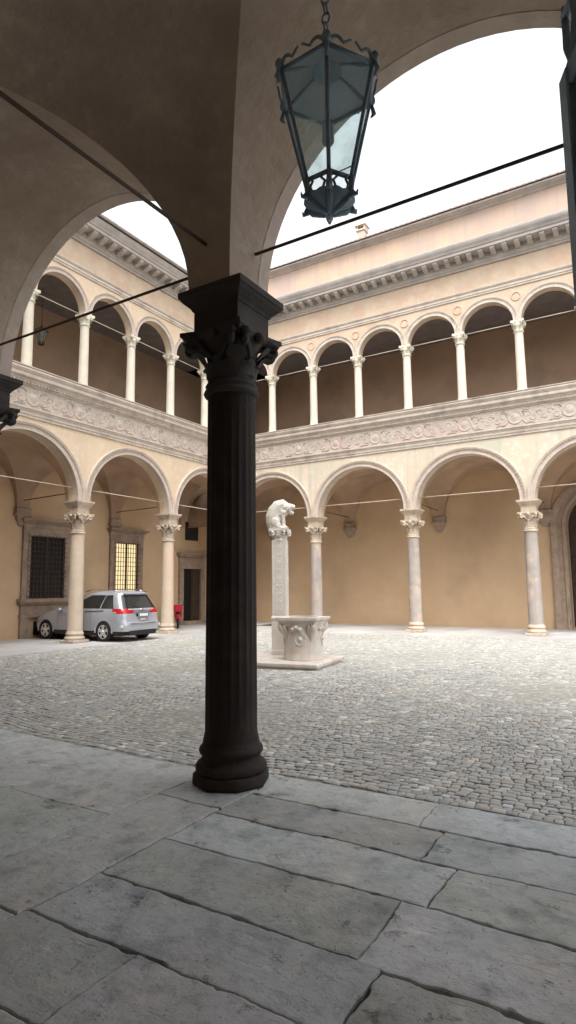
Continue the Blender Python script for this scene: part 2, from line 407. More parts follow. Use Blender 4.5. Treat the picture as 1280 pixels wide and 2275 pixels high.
def column_parts(kind):
    """returns list (name, MB, material key); origin at ground centre. kind: far,left,near"""
    out = []
    if kind == 'near':
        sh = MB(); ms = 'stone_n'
        prof = [(.255,.40),(.248,.43),(.240,.47)] + [(.239-.008*t/10, .5+3.27*t/10) for t in range(11)] + [(.237,3.80),(.240,3.83)]
        n = 160; V = []
        for r, z in prof:
            fl = .032 if .52 < z < 3.72 else 0
            for i in range(n):
                a = 2*PI*i/n; ph = (i % 8)/8
                rr = r*(1 - fl*(SIN(PI*ph) if ph > 0 else 0)); V.append((rr*COS(a), rr*SIN(a), z))
        F = [(k*n+i, k*n+(i+1)%n, (k+1)*n+(i+1)%n, (k+1)*n+i) for k in range(len(prof)-1) for i in range(n)]
        sh.add(V, F, True); ims = ZS-.09
    else:
        sh = MB(); ms = 'stone_f' if kind == 'far' else 'stone_l'
        prof = [(.275,.30),(.268,.36),(.262,.42)] + [(.262-.032*(t/10)**1.5, .45+3.3*t/10) for t in range(11)] + [(.236,3.79),(.240,3.83)]
        sh.lathe(prof, 40); ims = ZS
    out.append(('column', sh, ms))
    cs = 'stone_c'
    if kind == 'left': cs = 'stone_c'
    b = MB(); k_ = .93 if kind == 'near' else 1.
    b.squares([(.335*k_,0),(.345*k_,.02),(.345*k_,.085),(.325*k_,.10)]) if kind != 'near' else b.lathe([(.345,0),(.35,.02),(.345,.10),(.33,.11)], 8)
    b.lathe([(r*k_*1.02, z) for r, z in [(.315,.10),(.338,.125),(.342,.16),(.325,.19),(.300,.205),(.285,.225),(.278,.25),(.283,.27),(.300,.28),(.308,.305),(.300,.33),(.285,.345),(.275,.36),(.268,.40)]], 40)
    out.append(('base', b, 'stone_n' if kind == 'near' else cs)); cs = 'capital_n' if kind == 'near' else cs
    c = MB()
    c.lathe([(.232,3.80),(.262,3.815),(.272,3.84),(.262,3.865),(.238,3.88),(.248,3.90),(.256,3.915),(.246,3.935),(.226,3.95)], 36)
    c.lathe([(.226,3.94),(.228,4.05),(.236,4.18),(.255,4.28),(.30,4.37),(.31,4.43)], 28)
    nr = kind == 'near'; zt = 4.465 if nr else 4.53; ad = zt-4.53; ah = .36 if nr else .39
    for i in range(8): leaf(c, i*PI/4+PI/8, 3.95, 4.16, .228, .265, .17, .035)
    for i in range(4): leaf(c, i*PI/2+PI/4, 4.0, 4.36+ad, .236, .37, .17, .05)
    for i in range(4): leaf(c, i*PI/2, 4.0, 4.30+ad, .236, .27, .15, .03)
    for i in range(4):
        a = i*PI/2+PI/4
        for sg in (-.16, .16): volute(c, (ah+.035)*COS(a+sg), (ah+.035)*SIN(a+sg), 4.375+ad, .078, a, .042)
        a2 = i*PI/2
        c.ell((.33*COS(a2), .33*SIN(a2), 4.45+ad), (.06,.06,.06), 8, 6)
        for sg in (-.30,.30): c.tube([(.25*COS(a2+sg*.6),.25*SIN(a2+sg*.6),4.16),(.285*COS(a2+sg),.285*SIN(a2+sg),4.28+ad),(.36*COS(a2+sg*1.9),.36*SIN(a2+sg*1.9),4.40+ad)], [.014,.022,.03], 6)
    c.squares([(ah-.06,4.42+ad),(ah-.025,4.45+ad),(ah-.015,4.475+ad),(ah,4.49+ad),(ah,zt)], concave=.16)
    out.append(('capital', c, cs))
    im = MB(); d = ims-ZS
    e_ = .05 if nr else 0
    im.squares([(.262,zt-.005),(.262,4.74+d+e_),(.275,4.75+d+e_),(.285,4.785+d+e_*.8),(.33,4.84+d+e_*.6),(.345,4.86+d+e_*.5),(.375 if not nr else .362,4.90+d+e_*.3),(.392 if not nr else .376,4.925+d),(.392 if not nr else .376,ims-.002)])
    out.append(('impost_block', im, cs))
    return out
protos = {}
def make_column(kind, root, x, y, label=None):
    if kind not in protos:
        ps = []; par = None
        for nm, mb, mk in column_parts(kind):
            me = mb.build(nm, M[mk], None, off=(0,0,0)); ps.append(me)
            if par is None: par = me
            else: me.parent = par
        protos[kind] = ps; obs = ps
    else:
        obs = []
        for i, p in enumerate(protos[kind]):
            q = p.copy(); col.objects.link(q); q.parent = None if i == 0 else obs[0]; obs.append(q)
    ro = root['_o']
    obs[0].parent = root; obs[0].location = (x-ro[0], y-ro[1], 0)
    if kind == 'near': obs[0].scale = (1.065, 1.065, 1)
    if kind in ('left', 'far') : obs[0].rotation_euler[2] = random.choice([0, PI/2, PI, -PI/2])
    if label: obs[0]['label'] = label
    return obs[0]
def upper_column_parts():
    s = MB().lathe([(.182,9.33)]+[(.178-.018*t/8, 9.37+2.2*t/8) for t in range(9)]+[(.168,11.6)], 24)
    b = MB(); b.squares([(.225,9.15),(.225,9.21)]); b.lathe([(.215,9.21),(.23,9.235),(.215,9.265),(.19,9.28),(.20,9.30),(.205,9.32),(.185,9.345)], 24)
    c = MB(); c.lathe([(.165,11.58),(.195,11.60),(.195,11.625),(.168,11.64),(.172,11.75),(.19,11.85),(.225,11.93)], 20)
    for i in range(8): leaf(c, i*PI/4+PI/8, 11.65, 11.84, .17, .23, .11, .05)
    for i in range(4):
        a = i*PI/2+PI/4
        for sg in (-.2, .2): volute(c, .255*COS(a+sg), .255*SIN(a+sg), 11.89, .04, a, .02)
    c.squares([(.19,11.91),(.235,11.94),(.25,11.955),(.25,12.045)], concave=.12)
    return [('column', s), ('base', b), ('capital', c)]
def make_ucol(root, x, y):
    if 'u' not in protos:
        ps = []
        for nm, mb in upper_column_parts():
            o = mb.build(nm, M['stone_u'], None, off=(0,0,9.15)); o.location = (0,0,0)
            if ps: o.parent = ps[0]
            ps.append(o)
        protos['u'] = ps; obs = ps
    else:
        obs = []
        for i, p in enumerate(protos['u']):
            q = p.copy(); col.objects.link(q); q.parent = None if i == 0 else obs[0]; obs.append(q)
    ro = root['_o']; obs[0].parent = root; obs[0].location = (x-ro[0], y-ro[1], 9.15)
    return obs[0]

# ------------------------------------------------------------------ wings
def wing(root, T, L, k1, D, kind, wallm, ukind, attic=False):
    U1 = k1*L; r = L/2-.262; zt = 7.50
    u0 = .25
    mb = MB()
    for k in range(k1): arch_wall(mb, T, (k+.5)*L, L/2, r, ZS, zt, .25, -.25)
    mb.build('arcade_wall', wallm, root)
    for k in range(k1):
        a = MB(); ring(a, T, (k+.5)*L, r-.004, r+.27, ZS, [(0,.10),(0,.285),(.16,.285),(.2,.27),(.55,.272),(.62,.30),(.8,.335),(.95,.34),(1,.25)])
        # small dentil pattern cut in the moulding
        n = 54
        for i in range(n):
            t = PI*(i+.5)/n; ra, rb = r+.165, r+.205; dt = PI/n*.55
            P = [T((k+.5)*L-q*COS(t+s_), dd, ZS+q*SIN(t+s_)) for dd in (.27,.325) for q, s_ in ((ra,-dt/2),(rb,-dt/2),(rb,dt/2),(ra,dt/2))]
            a.add(P, [(4,5,6,7),(0,1,5,4),(1,2,6,5),(2,3,7,6),(3,0,4,7)])
        a.build('archivolt', M['brick_arch'], root)
    v = MB(); vault(v, T, 0, k1, L, r, D, ZS, u_lo=(-DL if kind == 'far' else None)); v.build('vault', M['vault'], root)
    # entablature between the floors
    e = MB(); e.extrude([(.25,7.50),(.29,7.50),(.29,7.58),(.315,7.60),(.315,7.69),(.33,7.70),(.345,7.745),(.38,7.775),(.38,7.80),(.27,7.81),(.24,7.81)], T, 0, U1, 1, 0)
    n = int(U1/.22)
    for i in range(n):
        uu = .6+i*.22; e.box((uu,.30,7.52),(uu+.012,.3175,7.69), T)
    e.build('string_course', M['ledge'], root)
    f = MB(); f.extrude([(.24,7.81),(.275,7.81),(.275,8.56),(.24,8.56)], T, 0, U1, 1, 0)
    step = 1.91 if kind == 'far' else 1.9; n = int(U1/step)
    ph = ((-4.35-XA) % 1.91) if kind == 'far' else ((YB-9.27) % 1.9)
    def rel(u, z, h): return T(u, .275+h, z)
    for i in range(n+1):
        uc = ph+i*step
        if uc < .5 or uc > U1: continue
        zc = 8.185; m = 22; R0 = .27
        V = []; F = []
        for rr, h in ((.28,0),(.27,.018),(.24,.02),(.215,.006),(.16,.008),(.10,.028),(0.001,.034)):
            for q in range(m):
                t = 2*PI*q/m; w_ = 1+(.12*SIN(3*t+i) if rr < .2 else 0); V.append(rel(uc+rr*w_*COS(t), zc+rr*w_*SIN(t), h))
        for a_ in range(6):
            for q in range(m): F.append((a_*m+q, a_*m+(q+1)%m, (a_+1)*m+(q+1)%m, (a_+1)*m+q))
        f.add(V, F, True)
        for sg in (-1, 1):       # scrolling foliage and ribbons beside the medallion
            for s2 in range(3):
                pts = []; cu = uc+sg*(.45+.22*s2); rr0 = .15-.02*s2; up = 1 if (s2+i) % 2 else -1
                for q in range(12):
                    t = q/11*1.7*PI; qq = rr0*(1-.6*q/11)
                    pts.append(rel(cu - sg*qq*COS(t), zc + up*.07 + up*qq*SIN(t), .002))
                f.tube(pts, [.019*(1-.5*q/11) for q in range(12)], 5)
            f.tube([rel(uc+sg*.28, zc-.16, .012), rel(uc+sg*.4, zc-.28, .014), rel(uc+sg*.55, zc-.24, .012), rel(uc+sg*.7, zc-.30, .01)], [.02,.015,.018,.01], 5)
            f.tube([rel(uc+sg*.26, zc+.16, .012), rel(uc+sg*.38, zc+.27, .014), rel(uc+sg*.52, zc+.23, .012)], [.018,.014,.010], 5)
    f.build('frieze', M['terracotta'], root)
    c = MB(); c.extrude([(.24,8.56),(.30,8.56),(.31,8.60),(.34,8.62),(.34,8.68),(.36,8.69),(.40,8.76),(.46,8.80),(.47,8.82),(.47,8.93),(.49,8.94),(.53,9.01),(.54,9.03),(.54,9.075),(.50,9.08),(.50,9.10),(.55,9.11),(.555,9.145),(-.2,9.15),(-.2,8.56)], T, 0, U1, 1, 0)
    n = int(U1/.13)
    for i in range(n): uu = .7+i*.13; c.box((uu,.36,8.625),(uu+.07,.385,8.68), T)
    c.build('parapet_cornice', M['ledge'], root)
    # upper arcade
    Lu = L/2; ru = Lu/2-.145; mb = MB()
    for k in range(2*k1): arch_wall(mb, T, (k+.5)*Lu, Lu/2, ru, 12.05, 13.43, .17, -.17, n=22)
    mb.build('upper_arcade_wall', M['fresco'] if kind == 'far' else wallm, root)
    for k in range(2*k1):
        a = MB(); ring(a, T, (k+.5)*Lu, ru-.003, ru+.19, 12.05, [(0,.08),(0,.20),(.2,.20),(.25,.19),(.6,.195),(.75,.225),(.95,.235),(1,.17)], 28)
        a.build('archivolt', M['ledge'] if kind == 'far' else M['brick_arch'], root)
    b = MB(); b.extrude([(.16,13.43),(.21,13.43),(.21,13.50),(.235,13.51),(.235,13.60),(.26,13.62),(.29,13.67),(.29,13.70),(.16,13.71)], T, 0, U1, 1, 0); b.build('string_course', M['ledge'], root)
    b = MB(); b.extrude([(-.17,13.71),(.18,13.71),(.18,14.64),(-.17,14.64)], T, 0, U1, 1, 0)
    b.build('painted_frieze', M['fresco'], root)
    # spandrel roundels
    if kind == 'far':
        for k in range(1, 2*k1):
            a = MB(); uc = k*Lu; pts = [T(uc+.16*COS(2*PI*i/20), .178, 13.02+.17*SIN(2*PI*i/20)) for i in range(21)]
            a.tube(pts, .022, 6); a.build('roundel', M['roundel'], root)
    # main cornice
    c = MB(); c.extrude([(.10,14.64),(.26,14.64),(.26,14.72),(.30,14.74),(.32,14.80),(.36,14.82),(.36,15.05),(.80,15.06),(.80,15.17),(.84,15.19),(.86,15.24),(.93,15.33),(.96,15.40),(.97,15.47),(.90,15.52),(.10,15.53)], T, 0, U1, 1, 0)
    sp = L/10; n = int(U1/sp)
    c.build('main_cornice', M['cornice'], root)
    for i in range(1, n):
        mo = MB()
        uc = (i+.5)*sp
        if uc < 1.0: continue
        P = [(-.095,.355,14.83),(.095,.355,14.83)]
        prof = [(.355,14.86),(.50,14.87),(.60,14.90),(.70,14.94),(.755,14.99),(.755,15.058),(.355,15.058)]
        V = [T(uc-.095, d, z) for d, z in prof]+[T(uc+.095, d, z) for d, z in prof]; m = len(prof)
        mo.add(V, [tuple(range(m)), tuple(range(2*m-1, m-1, -1))]+[(j, (j+1)%m, m+(j+1)%m, m+j) for j in range(m)])
        mo.build('modillion', M['cornice'], root)
    # roof
    rf = MB(); ztop, dov, z0, dW = (17.36, .42, 15.5, -.05) if attic else (15.58, 1.02, 15.5, 0)
    if attic:
        at = MB(); at.extrude([(.02,15.53),(.02,17.26),(-.5,17.26),(-.5,15.53)], T, -4, U1+.01, 0, 0); at.build('attic_wall', M['attic'], root)
        ea = MB(); ea.extrude([(.02,17.12),(.10,17.14),(.12,17.20),(.36,17.26),(.38,17.31),(-.3,17.33)], T, -4, U1+.02, 0, 0); ea.build('eaves', M['cornice'], root)
    else:
        ea = MB(); ea.tube([T((1.1 if not attic else -4), 1.05, 15.56), T(U1+.02, 1.05, 15.56)], .065, 10); ea.build('gutter', M['cornice'], root)
    nt_ = int((U1+4)/.055); V = []; F = []; ua = -4. if attic else 0.
    for i in range(nt_+1):
        u = ua+(U1-ua)*i/nt_; hz = .035*abs(SIN(PI*(u)/.24))
        for j in range(5):
            d = dov-(dov+5.5)*j/4
            uu = u if attic else max(u, min(d, 1.05))
            V.append(T(uu, d, ztop+.02+hz+(dov-d)*.30))
        V.append(T(uu if attic else max(u, min(dov,1.05)), dov, ztop-.01))
    for i in range(nt_):
        for j in range(4): F.append((i*6+j, (i+1)*6+j, (i+1)*6+j+1, i*6+j+1))
        F.append((i*6, i*6+5, (i+1)*6+5, (i+1)*6))
    rf.add(V, F); roof = rf.build('roof', M['tile'], root)
    # upper loggia shell
    ul = -DL if kind == 'far' else -DF+.21
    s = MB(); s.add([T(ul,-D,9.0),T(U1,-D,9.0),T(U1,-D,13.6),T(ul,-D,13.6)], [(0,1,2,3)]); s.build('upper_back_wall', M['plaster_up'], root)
    s = MB(); s.box((ul,-D-.2,13.45),(U1,-.171,13.58), T)
    s.build('upper_ceiling', M['upceil'], root)
    s = MB(); s.box((ul,-D-.2,8.75),(U1,-.21,9.0), T); s.build('upper_floor', M['ledge'], root)
    s = MB(); s.box((ul-.3,-D-.5,15.52),(U1,.0,15.6), T); s.build('attic_floor', M['wood'], root)
    # tie rods
    for k in range(k1):
        q = MB(); q.tube([T(k*L+.26,0,5.46), T((k+1)*L-.26,0,5.46)], .02, 6); q.build('tie_rod', M['rod'], root)
    for k in range(1, k1+1):
        q = MB(); q.tube([T(k*L,-.25,5.35), T(k*L,-D,5.30)], .018, 6); q.build('tie_rod', M['rodi'], root)
    for k in range(2*k1):
        q = MB(); q.tube([T(k*Lu+.16,0,12.0), T((k+1)*Lu-.16,0,12.0)], .017, 6); q.build('tie_rod', M['rod'], root)
    # corbels on the back wall
    for k in range(0 if kind == 'far' else 1, k1+1):
        q = MB(); uc = k*L
        V = []; prof = [(.05,4.28),(.10,4.34),(.13,4.42),(.17,4.50),(.20,4.62),(.24,4.68),(.27,4.72),(.27,4.80),(.235,4.81),(.235,4.97),(.27,4.985)]
        for h, z in prof:
            dd = h*1.0
            V += [T(uc-h*1.25,-D,z), T(uc-h*1.25,-D+dd*.8,z), T(uc-h*.8,-D+dd,z), T(uc+h*.8,-D+dd,z), T(uc+h*1.25,-D+dd*.8,z), T(uc+h*1.25,-D,z)]
        F = [(i*6+j, i*6+j+1, i*6+6+j+1, i*6+6+j) for i in range(len(prof)-1) for j in range(5)] + [tuple(range(6)), tuple((len(prof)-1)*6+j for j in range(6))]
        q.add(V, F); q.build('corbel', M['frame'], root)
    return r
M['upceil'] = mat('dark_grey_ceiling', (.17,.15,.14), (.13,.115,.11), 2, bump=.3)  # dark grey ceiling in two mottled tones
M['roundel'] = mat('faded_red_paint', (.62,.40,.30), (.60,.44,.34), 6, bump=.3)

far = thing('palace_wing', 'far courtyard wing of pale weathered plaster with attic wall, chimney and arched portal', 'building', (XA+11.4, YB, 0))
left = thing('palace_wing', 'left courtyard wing of ochre plaster with barred windows behind the silver car', 'building', (XA, YB-9.4, 0))
near = thing('palace_wing', 'dark vaulted near loggia overhead with the big dark fluted column in front', 'building', (0, 0, 0))
LF, LL, LN = 4.57, 4.704, 4.5
wing(far, TF, LF, 5, DF, 'far', M['plaster_far'], 0, attic=True)
wing(left, TL, LL, 4, DL, 'left', M['plaster_left'], 0)
for k in range(1, 6): make_column('far', far, XA+k*LF, YB)
make_column('left', far, XA, YB)
for k in range(1, 5): make_column('left', left, XA, YB-k*LL if k < 4 else .0)
for k in range(0, 11): make_ucol(far, XA+k*LF/2, YB)
for k in range(1, 9): make_ucol(left, XA, YB-k*LL/2)
MB().box((XA-.25, YB-.249, ZS), (XA-.251+.5, YB+.25, 7.5)).build('corner_pier', M['plaster_far'], far)
# back walls
b = MB(); yb = YB+DF
def quad(mb, T, ua, ub, z0, z1, d): mb.add([T(ua,d,z0),T(ub,d,z0),T(ub,d,z1),T(ua,d,z1)], [(0,1,2,3)])
pc = 3.5*LF
quad(b, TF, -DL, 3*LF, -.05, 7.4, -DF); quad(b, TF, 4*LF, 5*LF, -.05, 7.4, -DF)
arch_wall(b, TF, pc, LF/2, 1.5, 4.3, 7.4, -DF, -DF-.9, zbot=-.05)
b.build('back_wall', M['plaster_in'], far)
b = MB(); quad(b, TL, -DF, 4*LL+.5, -.05, 7.4, -DL); b.build('back_wall', M['plaster_in'], left)
# portal in the far wall
p = MB()
pr_ = [(0,-DF-.5),(0,-DF+.03),(.10,-DF+.10),(.22,-DF+.10),(.27,-DF+.05),(.50,-DF+.05),(.58,-DF+.13),(.78,-DF+.16),(.95,-DF+.16),(1,-DF+.001)]
ring(p, TF, pc, 1.5-.005, 2.12, 4.3, pr_)
for sg in (-1, 1):
    V = []
    for z in (.0, .55, .56, 3.9, 3.92, 4.3):
        ex = .05 if z < .555 else (.0 if z < 3.91 else .04)
        for t, d in pr_: V.append(TF(pc+sg*(1.495+(2.12-1.495)*t), d+(ex if 0 < t < 1 else 0), z))
    m = len(pr_); F = [(i*m+k, i*m+k+1, (i+1)*m+k+1, (i+1)*m+k) for i in range(5) for k in range(m-1)]
    p.add(V, F)
portal = p.build('portal', M['frame'], far)
q = MB(); q.box((pc-1.6,-DF-1.3,0),(pc+1.6,-DF-.92,6.1), TF)
for i in range(8):
    for j in range(10):
        q.bbox((pc-1.5+i*.375+.03,-DF-.93,.1+j*.58+.03),(pc-1.5+(i+1)*.375-.03,-DF-.885,.1+(j+1)*.58-.03), .015, TF)
q.build('gate', M['wood'], far)

# chimney on the far roof
ch = MB(); ch.bbox((-7.78,20.8,17.8),(-7.42,21.2,19.25),.01); ch.bbox((-7.84,20.74,19.25),(-7.36,21.26,19.33),.01)
for a_ in (-7.8,-7.44): ch.box((a_,20.78,19.33),(a_+.08,21.22,19.52))
ch.add([(-7.9,20.7,19.52),(-7.3,20.7,19.52),(-7.3,21.3,19.52),(-7.9,21.3,19.52),(-7.6,20.95,19.72),(-7.6,21.05,19.72)], [(0,1,4),(1,2,5,4),(2,3,5),(3,0,4,5),(0,3,2,1)])
ch.build('chimney', M['ledge'], far)

# ------------------------------------------------------------------ near loggia
rN = LN/2-.262; ZN = ZS-.09
mb = MB()
for k in range(-3, 2): arch_wall(mb, TN, (k+.5)*LN, LN/2, rN, ZN, 7.5, .25, -.25, n=40)
quad(mb, TN, -3*LN-.4, -3*LN, ZN, 7.5, -.25)
mb.build('arcade_wall', M['nvault'], near)
for k in range(-3, 2):
    a = MB(); ring(a, TN, (k+.5)*LN, rN-.004, rN+.27, ZN, [(0,.10),(0,.285),(.16,.285),(.2,.27),(.55,.272),(.62,.30),(.8,.335),(.95,.34),(1,.25)]); a.build('archivolt', M['brick_arch'], near)
v = MB(); vault(v, TN, -4, 2, LN, rN, DN, ZN, m=36); v.build('vault', M['nvault'], near)
b = MB(); quad(b, TN, -18, 9.2, 7.5, 15.6, .25); quad(b, TN, -18, 9.2, 7.45, 15.6, -DN-.1); b.build('upper_wall', M['plaster_far'], near)
b = MB()
# back wall with the doorway the photographer stands in
quad(b, TN, -18, 2.6, -.05, 7.6, -DN); quad(b, TN, 4.55, 9.2, -.05, 7.6, -DN); quad(b, TN, 2.6, 4.55, 3.7, 7.6, -DN)
for xx in (2.6, 4.55): b.add([(xx,-DN,0),(xx,-DN-.5,0),(xx,-DN-.5,3.7),(xx,-DN,3.7)], [(0,1,2,3)])
b.add([(2.6,-DN,3.7),(4.55,-DN,3.7),(4.55,-DN-.5,3.7),(2.6,-DN-.5,3.7)], [(0,1,2,3)])
b.add([(2.6,-DN-.5,0),(4.55,-DN-.5,0),(4.55,-DN-.5,3.7),(2.6,-DN-.5,3.7)], [(0,1,2,3)])
b.add([(9.2,-DN,0),(9.2,0,0),(9.2,0,7.5),(9.2,-DN,7.5)], [(0,1,2,3)]); b.add([(-17.35,-DN,0),(-17.35,.3,0),(-17.35,.3,7.5),(-17.35,-DN,7.5)], [(0,1,2,3)])
b.build('back_wall', M['nvault'], near)
b = MB(); b.box((-18,-DN-.6,15.55),(9.2,.9,15.8)); b.build('roof', M['tile'], near)
b = MB(); b.box((-18,-DN-.1,7.62),(9.2,.24,7.8)); b.build('upper_floor', M['wood'], near)
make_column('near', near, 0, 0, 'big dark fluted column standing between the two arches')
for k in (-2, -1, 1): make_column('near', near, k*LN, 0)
for k in range(-3, 2):
    q = MB(); q.tube([((k*LN)+.05,0,5.31), ((k+1)*LN-.05,0,5.31)], .0165, 8); q.build('tie_rod', M['rodi'], near)
for k in range(-2, 2):
    q = MB(); q.tube([(k*LN,-.05,5.30), (k*LN,-DN,5.25)], .018, 8); q.build('tie_rod', M['rodi'], near)

# ------------------------------------------------------------------ windows and door in left wall
xw = XA-DL
def TW(y, d, z): return (xw+d, y, z)
def window(y0, y1, z0, z1, lit, fr=.32):
    f = MB(); g = .001
    f.box((y0-fr,g,z0-.02),(y0,.11,z1+fr), TW); f.box((y1,g,z0-.02),(y1+fr,.11,z1+fr), TW); f.box((y0,g,z1),(y1,.108,z1+fr), TW)
    f.box((y0-.10,.02,z0),(y0-.002,.135,z1+.10), TW); f.box((y1+.002,.02,z0),(y1+.10,.135,z1+.10), TW); f.box((y0-.10,.02,z1+.002),(y1+.10,.137,z1+.10), TW)
    f.box((y0-fr-.04,g,z1+fr+.002),(y1+fr+.04,.13,z1+fr+.16), TW)
    for i, (a_, dd, hh) in enumerate(((.06,.18,.05),(.12,.26,.05),(.18,.34,.06))):
        zz = z1+fr+.162+sum((.052,.052,.06)[:i]); f.box((y0-fr-a_,g,zz),(y1+fr+a_,dd,zz+hh), TW)
    fo = f.build('window', M['frame'], left)
    s = MB(); s.box((y0-fr-.14,g,z0-.16),(y1+fr+.14,.26,z0-.022), TW); s.box((y0-fr-.08,g,z0-.24),(y1+fr+.08,.19,z0-.162), TW)
    s.box((y0-fr,g,z0-.62),(y1+fr,.10,z0-.242), TW); s.box((y0-fr-.04,g,z0-.74),(y1+fr+.04,.16,z0-.622), TW)
    for sg in (y0-fr, y1+fr-.34): s.box((sg,g,.0),(sg+.34,.13,z0-.742), TW)
    s.build('sill', M['frame'], fo)
    c = MB(); c.box((y0+.002,.004,z0),(y1-.002,.016,z1-.002), TW); c.build('pane', M['lit'] if lit else M['darkglass'], fo)
    c = MB(); ym = (y0+y1)/2
    c.box((ym-.05,.018,z0),(ym+.05,.05,z1-.003), TW)
    for a_ in (y0+.003, y1-.053): c.box((a_,.018,z0),(a_+.05,.05,z1-.003), TW)
    c.build('casement', M['wood'], fo)
    gr = MB(); n = 9
    for i in range(1, n+1): yy = y0-.06+(y1-y0+.12)*i/(n+1); gr.box((yy-.011,.16,z0-.02),(yy+.011,.182,z1+.04), TW)
    m = int((z1-z0)/.2)
    for i in range(m+1): zz = z0+.08+(z1-z0-.1)*i/m; gr.box((y0-.09,.157,zz-.011),(y1+.09,.185,zz+.011), TW)
    gr.build('grille', M['iron'], fo)
    return fo
w1 = window(10.02, 11.62, 1.52, 3.95, False); w1['label'] = 'dark barred window behind the left column'
w2 = window(14.40, 15.78, 1.75, 3.92, True); w2['label'] = 'lit barred window above the parked car'
window(4.6, 6.2, 1.52, 3.95, False)
# basement opening, its unlit depth painted as a black panel on the wall
c = MB(); c.box((10.35,.002,.1),(11.3,.05,.62), TW); c.build('black_cellar_panel', M['black'], left)
# door near the corner
f = MB(); y0, y1, z1 = 19.0, 20.4, 2.85
for a_ in (y0-.3, y1): f.box((a_,.002,0),(a_+.3,.14,z1+.3), TW)
f.box((y0,.002,z1),(y1,.138,z1+.3), TW); f.box((y0-.3,.002,z1+.302),(y1+.3,.10,z1+.62), TW)
f.box((y0-.38,.002,z1+.622),(y1+.38,.24,z1+.72), TW); f.box((y0-.46,.002,z1+.722),(y1+.46,.32,z1+.82), TW)
f.box((y0-.3,.002,0),(y1+.3,.5,.17), TW)
dr = f.build('door', M['frame'], left)
c = MB(); c.box((y0,.003,.175),(y0+.7,.012,z1-.003), TW); c.build('black_doorway_panel', M['black'], dr)  # black sheet paints the unlit half of the doorway, no hole behind
c = MB(); c.box((y0+.7,.004,.175),(y1,.03,z1-.002), TW)
for i in range(1, 2):
    for j in range(3): c.bbox((y0+.08+i*.68,.028,.3+j*.84),(y0+.62+i*.68,.055,1.0+j*.84),.02, TW)
c.build('door_leaf', M['wood'], dr)
c = MB(); c.box((19.2,.002,4.35),(20.2,.06,5.3), TW); c.build('transom_window', M['darkglass'], left)

# ------------------------------------------------------------------ floor and ground
g = MB(); g.add([(-60,-40,-.09),(60,-40,-.09),(60,60,-.09),(-60,60,-.09)], [(0,1,2,3)]); gnd = g.build('ground', M['dirt']); gnd['kind'] = 'structure'
def wob(x, y, amp=.02, s=1.3):
    v_ = noise.noise_vector(Vector((x*s, y*s, 3.3))); w_ = noise.noise_vector(Vector((x*s*5, y*s*5, 8.1))); q_ = noise.noise_vector(Vector((x*s*17, y*s*17, 1.1)))
    return x+amp*v_.x+amp*.3*w_.x+amp*.14*q_.x, y+amp*v_.y+amp*.3*w_.y+amp*.14*q_.y
def slabs(name, rects, mat_, rough=False, amp=.022, gap=.006, zv=.006, base=True, res=.05, ztop=0.):
    V = []; F = []; tones = []
    for (x0, x1, y0, y1) in rects:
        n = max(2, int((x1-x0)/res)); m = max(2, int((y1-y0)/res))
        pts = [(x0+(x1-x0)*i/n, y0) for i in range(n)]+[(x1, y0+(y1-y0)*i/m) for i in range(m)]+[(x1-(x1-x0)*i/n, y1) for i in range(n)]+[(x0, y1-(y1-y0)*i/m) for i in range(m)]
        cx, cy = (x0+x1)/2, (y0+y1)/2; N_ = len(pts); rings = []
        zt = ztop + random.uniform(-zv, zv); tx, ty = random.uniform(-.002,.002), random.uniform(-.002,.002)
        P = []
        for x, y in pts:
            X, Y = wob(x, y, amp)
            nn = noise.noise(Vector((x*1.3, y*1.3, cx*7+cy))); n2 = noise.noise(Vector((x*9, y*9, cx*3+cy)))
            gg = gap*(.22+1.7*max(0, nn+.12))*(.45 if (x < -.36 or y > -.3) else 1)+(.004 if abs(x-.37) < .012 and -2.5 < y < -.55 else 0)+.0035*random.random()+.035*max(0, n2-.22)*(1 if rough else 0)
            if random.random() < .012: gg += random.uniform(.006,.018)
            dx, dy = cx-X, cy-Y; ax, ay = abs(x-cx)/(x1-x0)*2, abs(y-cy)/(y1-y0)*2
            if ax > .999: X += math.copysign(gg, dx)
            if ay > .999: Y += math.copysign(gg, dy)
            P.append((X, Y))
        base_i = len(V)
        for ins, dz in ((0,-.05),(0,-.010),(.006,-.002),(.016,0)):
            for X, Y in P:
                k = 1; sx = math.copysign(min(ins, abs(cx-X)), cx-X) if abs(X-cx)/(x1-x0) > .45 else 0; sy = math.copysign(ins, cy-Y) if abs(Y-cy)/(y1-y0) > .45 else 0
                xx, yy = X+sx, Y+sy
                V.append((xx, yy, zt+dz+tx*(xx-cx)+ty*(yy-cy)+.0035*noise.noise(Vector((xx*3, yy*3, 0)))))
        t = random.uniform(.82, 1.12); tb = (t*random.uniform(.98,1.03), t, t*random.uniform(.97,1.05))
        for k in range(3):
            for i in range(N_):
                j = (i+1) % N_; F.append((base_i+k*N_+i, base_i+k*N_+j, base_i+(k+1)*N_+j, base_i+(k+1)*N_+i)); tones.append(tb)
        F.append(tuple(base_i+3*N_+i for i in range(N_))); tones.append(tb)
    me = bpy.data.meshes.new(name); me.from_pydata(V, [], F); me.materials.append(mat_)
    at = me.attributes.new('tone', 'FLOAT_COLOR', 'FACE'); at.data.foreach_set('color', np.array([(*t_, 1) for t_ in tones], dtype=np.float32).ravel())
    me.update(); o = bpy.data.objects.new(name, me); col.objects.link(o); o['kind'] = 'structure'; return o
rects = []
